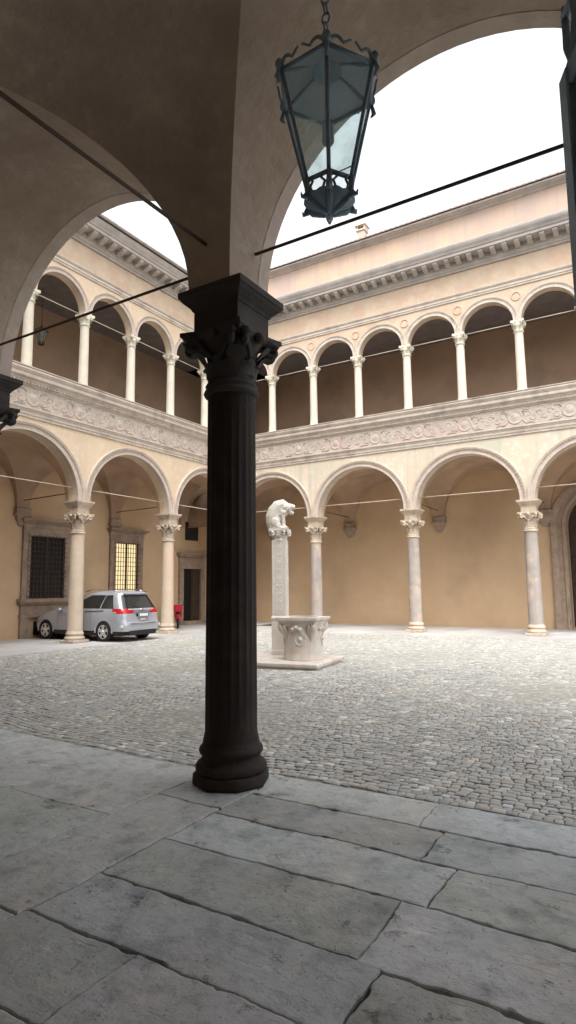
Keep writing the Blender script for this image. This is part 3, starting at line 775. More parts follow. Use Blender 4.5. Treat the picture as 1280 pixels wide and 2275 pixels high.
# border strip under the column
ys = [.38, -.62, -2.55, -4.2, -5.15]
for i in range(4): rects.append((-.38, .37, ys[i+1], ys[i]))
def row(y0, y1, xs):
    for a_, b_ in zip(xs[:-1], xs[1:]): rects.append((a_, b_, y0, y1))
row(-.18, .38, [.37, 1.93, 3.6, 5.4, 7.3, 9.2])
row(-.72, -.18, [.37, 2.14, 4.2, 6.1, 9.2])
row(-1.31, -.72, [.37, 2.38, 4.4, 7, 9.2])
row(-1.93, -1.31, [.37, 2.24]); row(-1.96, -1.31, [2.24, 4.1, 6.3, 9.2])
row(-2.48, -1.93, [.37, 2.38]); row(-2.5, -1.96, [2.38, 4.0, 6.0, 9.2])
row(-3.06, -2.48, [.37, 1.25, 3.0, 4.9, 7, 9.2]); row(-3.7, -3.06, [.37, 1.9, 3.6, 5.2, 9.2]); row(-4.4, -3.7, [.37, 1.4, 3.2, 5.2, 9.2]); row(-5.15, -4.4, [.37, 2.1, 4.2, 9.2])
row(-1.19, .22, [-17.3, -14, -10.9, -8.3, -5.4, -3.3, -.38])
row(-2.2, -1.19, [-17.3, -13.5, -9.9, -7.3, -4.4, -2.2, -.38]); row(-3.4, -2.2, [-17.3, -13, -9, -6.3, -4, -1.7, -.38]); row(-5.15, -3.4, [-17.3, -12, -8, -4.3, -1.9, -.38])
jb = MB(); jb.add([(-17.4,-5.7,-.03),(9.3,-5.7,-.03),(9.3,.34,-.03),(-17.4,.20,-.03)], [(0,1,2,3)]); o = jb.build('paving_joints', M['joint']); o['kind'] = 'structure'
slabs('loggia_paving', rects, M['slab'], rough=True, amp=.045, res=.025)
# doorway threshold under the photographer
slabs('threshold', [(2.6, 4.55, -5.65, -5.16)], M['slab'])
# pale paving under the far and left arcades
r2_ = []
yy = 17.25
for yw_ in (1.35, 1.25, 1.4, 1.45):
    x = -12.3 - random.random()
    while x < 9: 
        ln = random.uniform(1.3, 2.4); r2_.append((x, x+ln, yy, yy+yw_)); x += ln
    yy += yw_
xx = -17.3
for xw_ in (1.3, 1.25, 1.2, 1.25):
    y = .22
    while y < 22.6:
        ln = random.uniform(1.4, 2.3); y2 = y+ln
        if xx+xw_ > -12.4 and y2 > 17.25: y2 = 17.25
        if y2-y > .2: r2_.append((xx, xx+xw_, y, min(y2, 22.7)))
        if xx+xw_ > -12.4 and y2 >= 17.25: break
        y = y2
    xx += xw_
jb = MB(); jb.add([(-17.4,.2,-.036),(-12.25,.2,-.036),(-12.25,22.8,-.036),(-17.4,22.8,-.036)], [(0,1,2,3)]); jb.add([(-12.25,17.2,-.036),(9,17.2,-.036),(9,22.8,-.036),(-12.25,22.8,-.036)], [(0,1,2,3)])
o = jb.build('paving_joints', M['joint']); o['kind'] = 'structure'
M['paving2'] = mat('pale_flagstone', (.50,.49,.465), (.43,.425,.41), 1.3, rough=.6, bump=.35, bscale=20, c3=(.36,.355,.35), c3s=.8, attr=True)
slabs('arcade_paving', r2_, M['paving2'], amp=.03, gap=.004, zv=.003, res=.25)
o = MB().add([(pc+XA-1.5,YB+DF-.02,.006),(pc+XA+1.5,YB+DF-.02,.006),(pc+XA+1.5,YB+DF+1,.006),(pc+XA-1.5,YB+DF+1,.006)], [(0,1,2,3)]).build('portal_floor', M['paving']); o['kind'] = 'structure'

# cobbles
def cobbles():
    X0, X1, Y0, Y1 = -12.27, 9.0, .24, 17.24
    cent = []; y = Y0; ri = 0
    while y < Y1:
        h = rng.uniform(.075, .108); x = X0-rng.uniform(0, .1)
        while x < X1:
            wd = rng.uniform(.075, .135)
            cent.append((x+wd/2, y+h/2, wd, h)); x += wd
        y += h
    c = np.array(cent); n = len(c)
    X = c[:,0]; Y = c[:,1]
    # rows drift in slow waves
    DY = .10*np.sin(X*.9+1.3*np.sin(Y*.35))+.05*np.sin(X*2.3+Y*.6); DX = .06*np.sin(Y*1.1)+.04*np.sin(Y*2.9+X*.4)
    Xc = X+DX; Yc = Y+DY
    lim = np.where(Xc > .33, .425, .255)
    ok = (Yc-c[:,3]*.5 > lim) & (Yc < 17.2) & (Xc > -12.24)
    near_edge = (Yc-c[:,3]*.5 <= lim) & (Yc+.02 > lim)
    ok = ok | near_edge
    Yc = np.where(near_edge, np.maximum(Yc, lim+c[:,3]*.45), Yc)
    c = c[ok]; Xc = Xc[ok]; Yc = Yc[ok]; n = len(c)
    hw = c[:,2]/2-.003; hh = c[:,3]/2-.003
    base = np.array([(-.8,-1),(.8,-1),(1,-.78),(1,.78),(.8,1),(-.8,1),(-1,.78),(-1,-.78)])
    th = rng.normal(0, .09, n); zt = rng.normal(0, .0028, n) + .012*np.sin(Xc*.8)*np.sin(Yc*.7)
    jit = 1+rng.normal(0, .05, (n, 8, 2))
    tiltx = rng.normal(0, .04, n); tilty = rng.normal(0, .04, n)
    verts = np.zeros((n, 24, 3), dtype=np.float32)
    for L_, (s_, z_) in enumerate(((1.0,-.03),(.99,-.0035),(.86,.003))):
        px = base[None,:,0]*jit[:,:,0]*hw[:,None]*s_; py = base[None,:,1]*jit[:,:,1]*hh[:,None]*s_
        qx = px*np.cos(th)[:,None]-py*np.sin(th)[:,None]; qy = px*np.sin(th)[:,None]+py*np.cos(th)[:,None]
        verts[:,L_*8:(L_+1)*8,0] = Xc[:,None]+qx; verts[:,L_*8:(L_+1)*8,1] = Yc[:,None]+qy
        verts[:,L_*8:(L_+1)*8,2] = z_+zt[:,None]+(tiltx[:,None]*qx+tilty[:,None]*qy if L_ else 0)-.008
    quads = []
    for L_ in range(2):
        for i in range(8):
            j = (i+1) % 8; quads.append((L_*8+i, L_*8+j, L_*8+8+j, L_*8+8+i))
    quads = np.array(quads); top = np.arange(16, 24)
    off = (np.arange(n)*24)[:,None]
    lq = (quads.ravel()[None,:]+off).reshape(n, 16, 4); lt = top[None,:]+off
    loops = np.concatenate([lq.reshape(n, 64), lt], axis=1).ravel().astype(np.int32)
    sizes = np.tile(np.array([4]*16+[8], dtype=np.int32), n); starts = np.concatenate([[0], np.cumsum(sizes)[:-1]]).astype(np.int32)
    me = bpy.data.meshes.new('cobbled_courtyard'); me.vertices.add(n*24); me.vertices.foreach_set('co', verts.ravel())
    me.loops.add(len(loops)); me.loops.foreach_set('vertex_index', loops)
    me.polygons.add(len(sizes)); me.polygons.foreach_set('loop_start', starts)
    me.polygons.foreach_set('use_smooth', np.tile(np.array([False]*8+[True]*8+[True]), n))
    me.update(calc_edges=True); me.validate()
    br = rng.normal(1., .085, n); br = np.where(rng.random(n) < .09, br*1.4, br); br = np.where(rng.random(n) < .08, br*.78, br); br = np.clip(br, .5, 1.9)
    warm = rng.normal(0, .025, n)
    tone = np.stack([br*(1+warm), br, br*(1-warm*1.2), np.ones(n)], 1).astype(np.float32)
    at = me.attributes.new('tone', 'FLOAT_COLOR', 'FACE'); at.data.foreach_set('color', np.repeat(tone, 17, axis=0).ravel())
    me.materials.append(M['cobble']); o = bpy.data.objects.new('cobbled_courtyard', me); col.objects.link(o); o['kind'] = 'structure'
    print('cobbles', n)
cobbles()
jb = MB(); jb.add([(-12.3,.2,-.0155),(9,.2,-.0155),(9,17.3,-.0155),(-12.3,17.3,-.0155)], [(0,1,2,3)]); o = jb.build('cobble_bedding', mat('bedding_sand', (.36,.345,.30), (.28,.27,.235), 5, bump=.8, bscale=70)); o['kind'] = 'structure'

# ------------------------------------------------------------------ well, pillar, statue
PR = R(8)
def rot2(x, y, a, c): return (c[0]+x*COS(a)-y*SIN(a), c[1]+x*SIN(a)+y*COS(a))
plc = rot2(-1.45, .96, PR, (-2.90, 7.08))      # platform centre
def TP(x, y, z):
    X, Y = rot2(x, y, PR, plc); return (X, Y, z)
b = MB(); b.bbox((-1.40,-.91,-.03),(1.40,.91,.045), .012, TP); b.bbox((-1.45,-.96,.046),(1.45,.96,.135), .018, TP)
o = b.build('well_platform', M['well'], None, off=(plc[0], plc[1], 0)); tag(o, 'low pale stone slab on the cobbles under the well and pillar', 'stone platform')
WC = (-3.74, 7.93)
wl = thing('wellhead', 'round carved marble wellhead with square rim and corner leaf brackets on a stone slab', 'well', (WC[0], WC[1], .135))
b = MB(); b.lathe([(.475,.136),(.478,.15),(.475,.17),(.465,.19),(.462,.32),(.455,.6),(.452,.85),(.458,.95),(.47,1.0)], 48, WC, caps=False)
b.lathe([(.36,.3),(.36,1.0)], 32, WC, caps=False)
for k in range(8):      # medallions on the drum
    a = k*PI/4+.2+PR
    if k % 2: continue
    pts = []
    for i in range(17):
        t = 2*PI*i/16; aa = a+.26*COS(t); pts.append((WC[0]+.462*COS(aa), WC[1]+.462*SIN(aa), .63+.14*SIN(t)))
    b.tube(pts, .014, 6); b.ell((WC[0]+.45*COS(a), WC[1]+.45*SIN(a), .63), (.05,.05,.06), 8, 6)
b.build('drum', M['well'], wl)
def TWc(x, y, z):
    X, Y = rot2(x, y, PR, WC); return (X, Y, z)
rm = MB(); n = 32; V = []
for rr_, z in (('s',1.03),('s2',1.075),('s2',1.13),('c',1.13),('c',.98)):
    for i in range(n):
        a = 2*PI*i/n+PI/4; m_ = max(abs(COS(a)), abs(SIN(a)))
        rad = {'s': .455/m_, 's2': .515/m_, 'c': .36}[rr_]; V.append(TWc(rad*COS(a), rad*SIN(a), z))
F = [(k*n+i, k*n+(i+1)%n, (k+1)*n+(i+1)%n, (k+1)*n+i) for k in range(4) for i in range(n)]
rm.add(V, F); n0 = len(rm.v)
V = []
for rr_, z in (('d',.90),('s',.985),('s',1.03)):
    for i in range(n):
        a = 2*PI*i/n+PI/4; m_ = max(abs(COS(a)), abs(SIN(a)))
        rad = {'d': .46, 's': .455/m_}[rr_]; V.append(TWc(rad*COS(a), rad*SIN(a), z))
rm.add(V, [(k*n+i, k*n+(i+1)%n, (k+1)*n+(i+1)%n, (k+1)*n+i) for k in range(2) for i in range(n)])
rm.build('rim', M['well'], wl)
for k in range(4):
    a = k*PI/2+PI/4+PR; q = MB()
    pts = [(.445,.60),(.47,.72),(.51,.80),(.565,.86),(.60,.93),(.59,.99)]
    q.tube([(WC[0]+r0*COS(a), WC[1]+r0*SIN(a), z) for r0, z in pts], [.02,.05,.07,.075,.07,.05], 8)
    q.ell((WC[0]+.58*COS(a), WC[1]+.58*SIN(a), .88), (.07,.07,.055), 10, 7)
    for sg in (-.15,.15): q.tube([(WC[0]+r0*COS(a+sg), WC[1]+r0*SIN(a+sg), z) for r0, z in [(.455,.70),(.48,.82),(.53,.9),(.55,.97)]], [.015,.04,.045,.03], 6)
    q.build('leaf_bracket', M['well'], wl)
for k in range(4):
    a = k*PI/2+PR; q = MB()
    for j in (-.2, 0, .2): q.ell((WC[0]+.462*COS(a+j), WC[1]+.462*SIN(a+j), .90-abs(j)*.2), (.06,.06,.05), 8, 6)
    q.build('festoon', M['well'], wl)

PC = (-4.74, 8.50)
pl = thing('stone_pillar', 'tall pale carved square pillar behind the well, carrying a stone beast', 'pillar', (PC[0], PC[1], .135))
b = MB(); hp = .180
def sqp(mb, prof, rz=R(20)): mb.squares(prof, PC, rz)
sqp(b, [(.205,.136),(.205,.25),(.198,.28),(.195,1.02),(.205,1.04)]); b.build('pedestal', M['white'], pl)
b = MB(); sqp(b, [(.212,1.04),(.212,1.07),(.198,1.10),(.19,1.11),(hp,1.13),(hp,3.06),(.17,3.07)])
ca = R(20)
for side in range(4):      # carved panel on each face
    a = ca+side*PI/2
    def TFc(x, d, z): return (PC[0]+x*COS(a)-(-hp-d)*SIN(a), PC[1]+x*SIN(a)+(-hp-d)*COS(a), z)
    for x0, x1 in ((-.168,-.15),(.15,.168)): b.box((x0,-.001,1.18),(x1,.006,3.0), TFc)
    for z0 in (1.155, 3.0): b.box((-.168,-.001,z0),(.168,.006,z0+.025), TFc)
    for i in range(9):
        zc = 1.32+i*.2
        for sg in (-1, 1):
            pts = [TFc(sg*(.02+.06*SIN(q/8*PI*1.5)), .0, zc+.075*COS(q/8*PI*1.5)) for q in range(9)]; b.tube(pts, .006, 5)
        b.ell(TFc(0, 0, zc), (.011,.011,.02), 8, 6)
b.build('shaft', M['white'], pl)
c = MB(); c.lathe([(.175,3.03),(.20,3.05),(.20,3.075),(.175,3.09),(.18,3.15),(.20,3.24),(.22,3.30)], 24, PC)
for i in range(8): leaf(c, i*PI/4+ca, 3.09, 3.22, .18, .22, .12, .04, PC)
for i in range(4):
    a = i*PI/2+PI/4+ca
    for sg in (-.2,.2): volute(c, PC[0]+.27*COS(a+sg), PC[1]+.27*SIN(a+sg), 3.23, .055, a, .03)
c.squares([(.20,3.27),(.23,3.295),(.248,3.31),(.248,3.37)], PC, ca, .10)
c.build('capital', M['white'], pl)

# statue: seated beast facing right with lowered head and open jaws
def statue():
    b = MB(); cx, cy = PC; z0 = 3.37
    ax = R(-32)     # heading seen square-on from the photographer, facing image right
    ax = R(32-4)
    ca_, sa_ = COS(ax), SIN(ax)
    def P(f, s_, z): return (cx+f*ca_-s_*sa_, cy+f*sa_+s_*ca_, z0+z)
    def E(f, s_, z, r, pitch=0):
        from mathutils import Euler
        e = Euler((0, pitch, 0)).to_matrix(); e2 = Euler((0, 0, ax)).to_matrix()
        b.ell(P(f, s_, z), r, 18, 12, rot=(e2 @ e).to_euler())
    def TB(pts, rs): b.tube([P(*p) for p in pts], rs, 12)
    # base pad
    E(-.02, 0, .02, (.27,.19,.035))
    # trunk, arched from rump over to shoulders
    TB([(-.17,0,.02),(-.20,0,.16),(-.20,0,.32),(-.14,0,.48),(-.04,0,.60),(.08,0,.635),(.17,0,.59)], [.14,.165,.175,.178,.172,.155,.12])
    E(-.10,0,.28,(.17,.15,.27))
    E(-.02, 0, .40, (.15,.135,.2), R(20))
    E(.05, 0, .47, (.15,.15,.19), R(25))       # chest and mane
    for k in range(26):
        a = k*2.4; zz = .38+.20*((k*.37) % 1); ff = .02+.17*((k*.61) % 1)
        sgn = 1 if k % 2 else -1; E(ff, sgn*(.115+.02*SIN(a)), zz, (.038,.03,.055), R(25))
    # head, pushed forward
    TB([(.10,0,.58),(.19,0,.56),(.28,0,.535)], [.135,.13,.115])
    E(.22, 0, .545, (.12,.105,.105), R(20))
    TB([(.25,0,.585),(.33,0,.575),(.40,0,.565)], [.095,.08,.066])       # upper jaw
    TB([(.24,0,.46),(.31,0,.42),(.37,0,.40)], [.07,.055,.045])         # lower jaw, mouth open
    E(.385, 0, .575, (.03,.035,.025))
    for sg in (-1, 1):
        E(.28, sg*.06, .60, (.03,.022,.022)); E(.16, sg*.095, .63, (.04,.025,.04), R(-20))     # brow, ears
        # forelegs
        TB([(.07,sg*.085,.45),(.085,sg*.09,.30),(.10,sg*.09,.16),(.095,sg*.09,.06)], [.075,.055,.045,.05])
        E(.13, sg*.09, .045, (.075,.05,.04))
        for t in (-.025,0,.025): E(.195, sg*.09+t, .035, (.022,.014,.022))
        # haunch and hind foot
        E(-.12, sg*.125, .17, (.13,.07,.14), R(-15)); E(-.05, sg*.14, .10, (.09,.05,.07))
        TB([(-.08,sg*.14,.08),(-.02,sg*.145,.045),(.04,sg*.145,.04)], [.06,.045,.035])
    TB([(-.27,.03,.07),(-.31,.10,.10),(-.24,.19,.09),(-.12,.22,.06)], [.035,.03,.028,.03])
    o = b.build('animal_statue', M['white'], None, off=(cx, cy, z0))
    m = o.modifiers.new('r', 'REMESH'); m.mode = 'VOXEL'; m.voxel_size = .0115; m.use_smooth_shade = True
    s_ = o.modifiers.new('s', 'SMOOTH'); s_.factor = .6; s_.iterations = 3
    tag(o, 'white stone beast with arched back and open jaws seated on the carved pillar', 'statue')
statue()

# ------------------------------------------------------------------ lanterns
def lantern(name, label, x, y, zb, s, zhang, mi, group=None, off=R(0)):
    """hexagonal iron lantern; zb = lowest tip, s = scale, hung from zhang"""
    L = thing(name, label, 'lantern', (x, y, zb), group)
    def p(r, k, z): a = k*PI/3+off; return (x+s*r*COS(a), y+s*r*SIN(a), zb+s*z)
    rb, rt, z0, z1 = .138, .288, .165, .78; pq = z0/.27
    f = MB()
    for k in range(6):
        f.tube([p(rb,k,z0), p(rt,k,z1)], .011*s, 6)
        f.tube([p(rb,k,z0), p(rb,k+1,z0)], .013*s, 6); f.tube([p(rt,k,z1), p(rt,k+1,z1)], .013*s, 6)
        f.tube([p(rb+.045,k,z0+.2), p(rb+.045,k+1,z0+.2)], .004*s, 5) if k == 2 else None
    f.build('frame', mi, L)
    for k in range(6):
        g_ = MB(); g_.add([p(rb*.985,k+.03,z0+.01), p(rb*.985,k+.97,z0+.01), p(rt*.985,k+.97,z1-.01), p(rt*.985,k+.03,z1-.01)], [(0,1,2,3)]); g_.build('glass_pane', M['lglass'], L)
    c = MB()      # pierced pendant below
    for k in range(6):
        c.tube([p(rb,k,z0), p(rb+.006,k,z0-.03), p(rb-.004,k,z0-.07), p(rb+.012,k,z0-.10), p(rb+.035,k,z0-.105), p(rb+.04,k,z0-.085)], [.02*s,.014*s,.018*s,.02*s,.010*s,.004*s], 6)
        c.tube([p(rb,k,z0-.085), p(rb*.8,k,z0-.115), p(rb*.5,k,z0-.135), p(.03,k,z0-.150), p(.008,k,z0-.16)], [.018*s,.022*s,.02*s,.022*s,.012*s], 6)
        lf = []      # cupped leaf between the ribs
        for a_, b_ in ((0,1),):
            n_ = 6
            V = []
            for u_i in range(n_+1):
                for v_i in range(4):
                    uu = u_i/n_; vv = v_i/3; zz = z0-.098-.055*vv; rr = (rb*1.0)*(1-.75*vv**1.3)+.006*SIN(uu*PI)
                    V.append(p(rr, k+uu, zz+.012*abs(SIN(uu*PI*2))*(1-vv)))
            c.add(V, [(q*4+w_, q*4+w_+1, q*4+w_+5, q*4+w_+4) for q in range(n_) for w_ in range(3)], True)
        c.tube([p(rb*.97,k+.22,z0), p(rb*.97,k+.30,z0-.03), p(rb*.97,k+.16,z0-.05), p(rb*.97,k+.24,z0-.085)], [.004*s,.008*s,.008*s,.008*s], 5)
        c.tube([p(rb*.97,k+.78,z0), p(rb*.97,k+.70,z0-.03), p(rb*.97,k+.84,z0-.05), p(rb*.97,k+.76,z0-.085)], [.004*s,.008*s,.008*s,.008*s], 5)
    c.ell((x, y, zb+.012*s), (.022*s,.022*s,.022*s), 10, 8)
    c.build('pendant', mi, L)
    t = MB()      # crown
    for k in range(6):
        t.tube([p(rt,k,z1), p(rt*.75,k,z1+.03), p(rt*.5,k,z1+.08), p(.07,k,z1+.12)], .012*s, 6)
        t.ell(p(rt+.012,k,z1+.03), (.026*s,.026*s,.032*s), 10, 8)
        t.tube([p(rt+.01,k,z1+.02), p(rt+.03,k,z1-.05), p(rt+.008,k,z1-.08)], [.008*s,.014*s,.005*s], 6)
        for sg in (0, 1):
            cr = []
            for q in range(13):
                tt = q/12; cr.append(p(rt*(1+.02*SIN(tt*6)), k+(sg if sg else 0)+(-1 if sg else 1)*(.02+.44*tt), z1+.012+.028*abs(SIN(tt*PI*1.5))))
            t.tube(cr, [.011*s-.0004*q*s for q in range(13)], 6)
    t.lathe([(r_0*s, zb+(z1+dz)*s) for r_0, dz in ((.09,.10),(.11,.12),(.10,.16),(.06,.19),(.07,.21),(.04,.24),(.015,.30))], 16, (x, y))
    t.build('crown', mi, L)
    for k in range(6):
        g_ = MB(); g_.add([p(rt*.96,k+.02,z1+.008), p(rt*.96,k+.98,z1+.008), p(.075,k+.98,z1+.11), p(.075,k+.02,z1+.11)], [(0,1,2,3)]); g_.build('roof_pane', M['frost'], L)
    st = MB(); st.tube([(x,y,zb+s*.17),(x,y,zb+s*.42)], .012*s, 6); st.lathe([(.02*s,zb+.42*s),(.035*s,zb+.44*s),(.032*s,zb+.56*s),(.012*s,zb+.58*s)], 10, (x, y)); st.build('lamp_holder', mi, L)
    chn = MB(); zc = zb+s*(z1+.28); i = 0
    lk = .055*s
    while zc < zhang:
        ang = (i % 2)*PI/2; pts = []
        for q in range(9):
            t_ = 2*PI*q/8; pts.append((x+.45*lk*COS(t_)*COS(ang), y+.45*lk*COS(t_)*SIN(ang), zc+lk*.7+lk*.7*SIN(t_)))
        chn.tube(pts, .006*s, 5); zc += lk*1.15; i += 1
    chn.build('chain', mi, L)
    return L
lantern('hanging_lantern', 'large hexagonal iron and glass lantern hanging under the near vault in front of the sky', 2.34, -2.3, 3.765, .93, 6.82, M['iron_b'], off=R(-63))
lantern('hanging_lantern', 'small lantern hanging inside the upper left arcade opening', -15.6, 8.95, 11.0, .75, 13.3, M['iron'])

# ------------------------------------------------------------------ open gate leaf at right
def TG(a, b_, z):     # a along the leaf from hinge, b thickness
    hx, hy, ex, ey = 4.43, -5.08, 3.53, -3.0
    L_ = math.hypot(ex-hx, ey-hy); dx, dy = (ex-hx)/L_, (ey-hy)/L_
    return (hx+dx*a-dy*b_, hy+dy*a+dx*b_, z)
GL = math.hypot(.90, 2.08)
gt = thing('gate_leaf', 'open dark iron gate leaf with scrolled cresting cut off by the right edge', 'gate', TG(0,0,0))
b = MB(); b.bbox((GL-.07,-.03,.03),(GL,.03,3.40),.006,TG); b.bbox((0,-.03,.03),(.07,.03,3.40),.006,TG)
for z in (.03,1.2,2.2,3.33): b.bbox((.07,-.025,z),(GL-.07,.025,z+.07),.006,TG)
b.build('frame', M['iron_b'], gt)
b = MB(); b.box((.07,-.008,.10),(GL-.07,.008,1.2),TG); b.box((.07,-.008,1.27),(GL-.07,.008,2.2),TG); b.box((.07,-.008,2.27),(GL-.07,.008,3.33),TG); b.build('sheet_panel', M['iron_b'], gt)
b = MB(); x_ = GL-.05
b.tube([TG(GL-.02,0,3.38), TG(GL-.04,0,3.44), TG(GL-.02,0,3.50), TG(GL-.012,0,3.55), TG(GL-.01,0,3.60), TG(GL-.0,0,3.66)], [.03,.012,.016,.012,.012,.006], 7)
for i in range(7):
    xx = GL-.10-i*.3
    b.tube([TG(xx+.02,0,3.40), TG(xx-.01,0,3.52), TG(xx+.0,0,3.62), TG(xx-.05,0,3.70), TG(xx-.10,0,3.62), TG(xx-.07,0,3.52), TG(xx-.03,0,3.58)], [.024,.018,.02,.018,.016,.014,.010], 7)
    b.tube([TG(xx-.12,0,3.40), TG(xx-.14,0,3.56), TG(xx-.12,0,3.72)], [.02,.014,.006], 6)
b.tube([TG(GL-.01,0,3.62), TG(GL-.10,0,3.60), TG(GL-.2,0,3.64)], .014, 6)
b.build('cresting', M['iron_b'], gt)

# ------------------------------------------------------------------ car
def car():
    s = 1.085; ox, oy = -13.20, 11.17; hd = R(180+1.5)
    K = thing('parked_car', 'silver estate car parked nose-in between two columns under the left arcade', 'car', (ox, oy, 0))
    ch_, sh_ = COS(hd), SIN(hd)
    def T(x, y, z): x *= s; y *= s; z *= s; return (ox+x*ch_-y*sh_, oy+x*sh_+y*ch_, z)
    zs_ =  [.20,.26,.34,.42,.50,.58,.66,.74,.82,.90,.97,1.02,1.06,1.12,1.2,1.28,1.36,1.44,1.50,1.54,1.58,1.61,1.63,1.645]
    def ip(z, t): return float(np.interp(z, [a for a, _ in t], [b_ for _, b_ in t]))
    XR = [(.2,-.70),(.26,-.80),(.34,-.86),(.5,-.875),(.6,-.86),(.66,-.82),(.9,-.80),(1.02,-.77),(1.06,-.75),(1.5,-.50),(1.54,-.50),(1.58,-.47),(1.61,-.38),(1.63,-.22),(1.645,.1)]
    XF = [(.2,3.5),(.34,3.62),(.5,3.65),(.66,3.60),(.78,3.50),(.86,3.35),(.93,3.10),(.98,2.85),(1.02,2.62),(1.06,2.45),(1.2,2.15),(1.36,1.78),(1.5,1.40),(1.58,1.10),(1.61,.92),(1.63,.7),(1.645,.4)]
    HW = [(.2,.82),(.26,.87),(.34,.895),(.5,.91),(.66,.918),(.8,.915),(.9,.90),(.97,.885),(1.02,.865),(1.2,.81),(1.36,.755),(1.5,.70),(1.54,.68),(1.58,.64),(1.61,.58),(1.63,.46),(1.645,.25)]
    def outline(z, n_side=44, n_c=8, n_r=10):
        xr, xf, h = ip(z, XR), ip(z, XF), ip(z, HW)
        rr = min(.26, h*.6); rf_ = min(.55, h*.8, (xf-xr)*.3); P = []
        for i in range(n_r): P.append((xr+.03*(0 if True else 0), (h-rr)*(-1+2*i/n_r)*-1 if False else -(h-rr)+2*(h-rr)*i/n_r, 'rear'))   # rear, right->left
        for i in range(n_c): a = PI-(PI/2)*i/n_c; P.append((xr+rr+rr*COS(a), h-rr+rr*SIN(a), 'rcl'))
        for i in range(n_side): P.append((xr+rr+(xf-rf_-xr-rr)*i/n_side, h, 'left'))
        for i in range(n_c): a = PI/2-(PI/2)*i/n_c; P.append((xf-rf_+rf_*COS(a), h-rf_+rf_*SIN(a), 'fcl'))
        for i in range(n_r): P.append((xf, (h-rf_)*(1-2*i/n_r), 'front'))
        for i in range(n_c): a = -(PI/2)*i/n_c; P.append((xf-rf_+rf_*COS(a), -(h-rf_)+rf_*SIN(a), 'fcr'))
        for i in range(n_side): P.append((xf-rf_-(xf-rf_-xr-rr)*i/n_side, -h, 'right'))
        for i in range(n_c): a = -PI/2-(PI/2)*i/n_c; P.append((xr+rr+rr*COS(a), -(h-rr)+rr*SIN(a), 'rcr'))
        return P
    rows = [outline(z) for z in zs_]; n = len(rows[0])
    V = [T(x, y, z) for z, rw in zip(zs_, rows) for x, y, _ in rw]
    sub = {k: [] for k in ('body','side_window_l','side_window_r','rear_window','windscreen','tl_l','tl_r','bumper','tlc_l','tlc_r')}
    for k in range(len(zs_)-1):
        zm = (zs_[k]+zs_[k+1])/2
        for i in range(n):
            j = (i+1) % n; f = (k*n+i, k*n+j, (k+1)*n+j, (k+1)*n+i)
            tg = rows[k][i][2]; x = rows[k][i][0]; y = (rows[k][i][1]+rows[k][j][1])/2; key = 'body'
            idx = [q[2] for q in rows[k]].index(tg); ii = i-idx
            if 1.06 < zm < 1.48:
                if tg in ('left',) and 2 <= ii <= 40 and ii not in (13,): key = 'side_window_l'
                elif tg in ('right',) and 3 <= ii <= 41 and ii not in (30,): key = 'side_window_r'
                elif tg == 'rear' or (tg == 'rcl' and ii < 4) or (tg == 'rcr' and ii >= 4): key = 'rear_window'
                elif tg == 'front' or (tg == 'fcl' and ii >= 2) or (tg == 'fcr' and ii < 6): key = 'windscreen'
            elif .90 < zm < 1.05:
                if tg == 'rcl' or (tg == 'left' and ii < 3 and zm > .95): key = 'tl_l'
                if tg == 'rcr' or (tg == 'right' and ii > 41 and zm > .95): key = 'tl_r'
                if zm > .9 and (tg == 'rear' and ii >= 8 and zm < 1.03): key = 'tlc_l'
                if tg == 'rear' and ii < 2 and zm < 1.03: key = 'tlc_r'
            elif zm < .34 : key = 'bumper'
            sub[key].append(f)
    top = tuple((len(zs_)-1)*n+i for i in range(n)); sub['body'].append(top)
    def sb(key, nm, m, par):
        fs = sub[key]; used = sorted({i for f in fs for i in f}); mp = {a: b_ for b_, a in enumerate(used)}
        q = MB(); q.add([V[i] for i in used], [tuple(mp[i] for i in f) for f in fs], True); return q.build(nm, m, par)
    body = sb('body', 'body', M['paint'], K)
    sb('side_window_l', 'side_window', M['carglass'], K); sb('side_window_r', 'side_window', M['carglass'], K)
    sb('rear_window', 'rear_window', M['carglass'], K); sb('windscreen', 'windscreen', M['carglass'], K)
    sb('tl_l', 'tail_light', M['redlamp'], K); sb('tl_r', 'tail_light', M['redlamp'], K); sb('tlc_l', 'reversing_light', M['redlamp'], K); sb('tlc_r', 'reversing_light', M['redlamp'], K)
    sb('bumper', 'bumper', M['plastic'], K)
    # details
    q = MB(); q.bbox((-.875,-.26,.80),(-.80,.26,.90),.004,T); q.build('number_plate_recess', M['plastic'], K)
    q = MB(); q.bbox((-.885,-.24,.805),(-.87,.24,.895),.002,T); q.build('number_plate', M['plate'], K)
    q = MB(); q.box((-.887,-.24,.806),(-.884,-.20,.894),T); q.box((-.887,.20,.806),(-.884,.24,.894),T); q.build('number_plate_band', M['plateblue'], K)
    q = MB(); q.bbox((-.85,-.42,.985),(-.79,.42,1.01),.006,T); q.build('chrome_strip', M['chrome'], K)
    q = MB(); q.ell(T(-.79,0,1.04), (.04,.09,.035), 12, 8); q.build('badge', M['chrome'], K)
    q = MB(); q.bbox((-.86,-.12,.68),(-.80,.12,.725),.01,T); q.build('boot_handle', M['clearlamp'], K)
    q = MB(); q.tube([T(-.80,-.66,.60), T(-.88,-.55,.60), T(-.90,0,.60), T(-.88,.55,.60), T(-.80,.66,.60)], .022, 6); q.build('bumper_lip', M['paint'], K)
    q = MB(); q.bbox((-.885,-.62,.20),(-.76,.62,.36),.02,T); q.build('rear_skirt', M['plastic'], K)
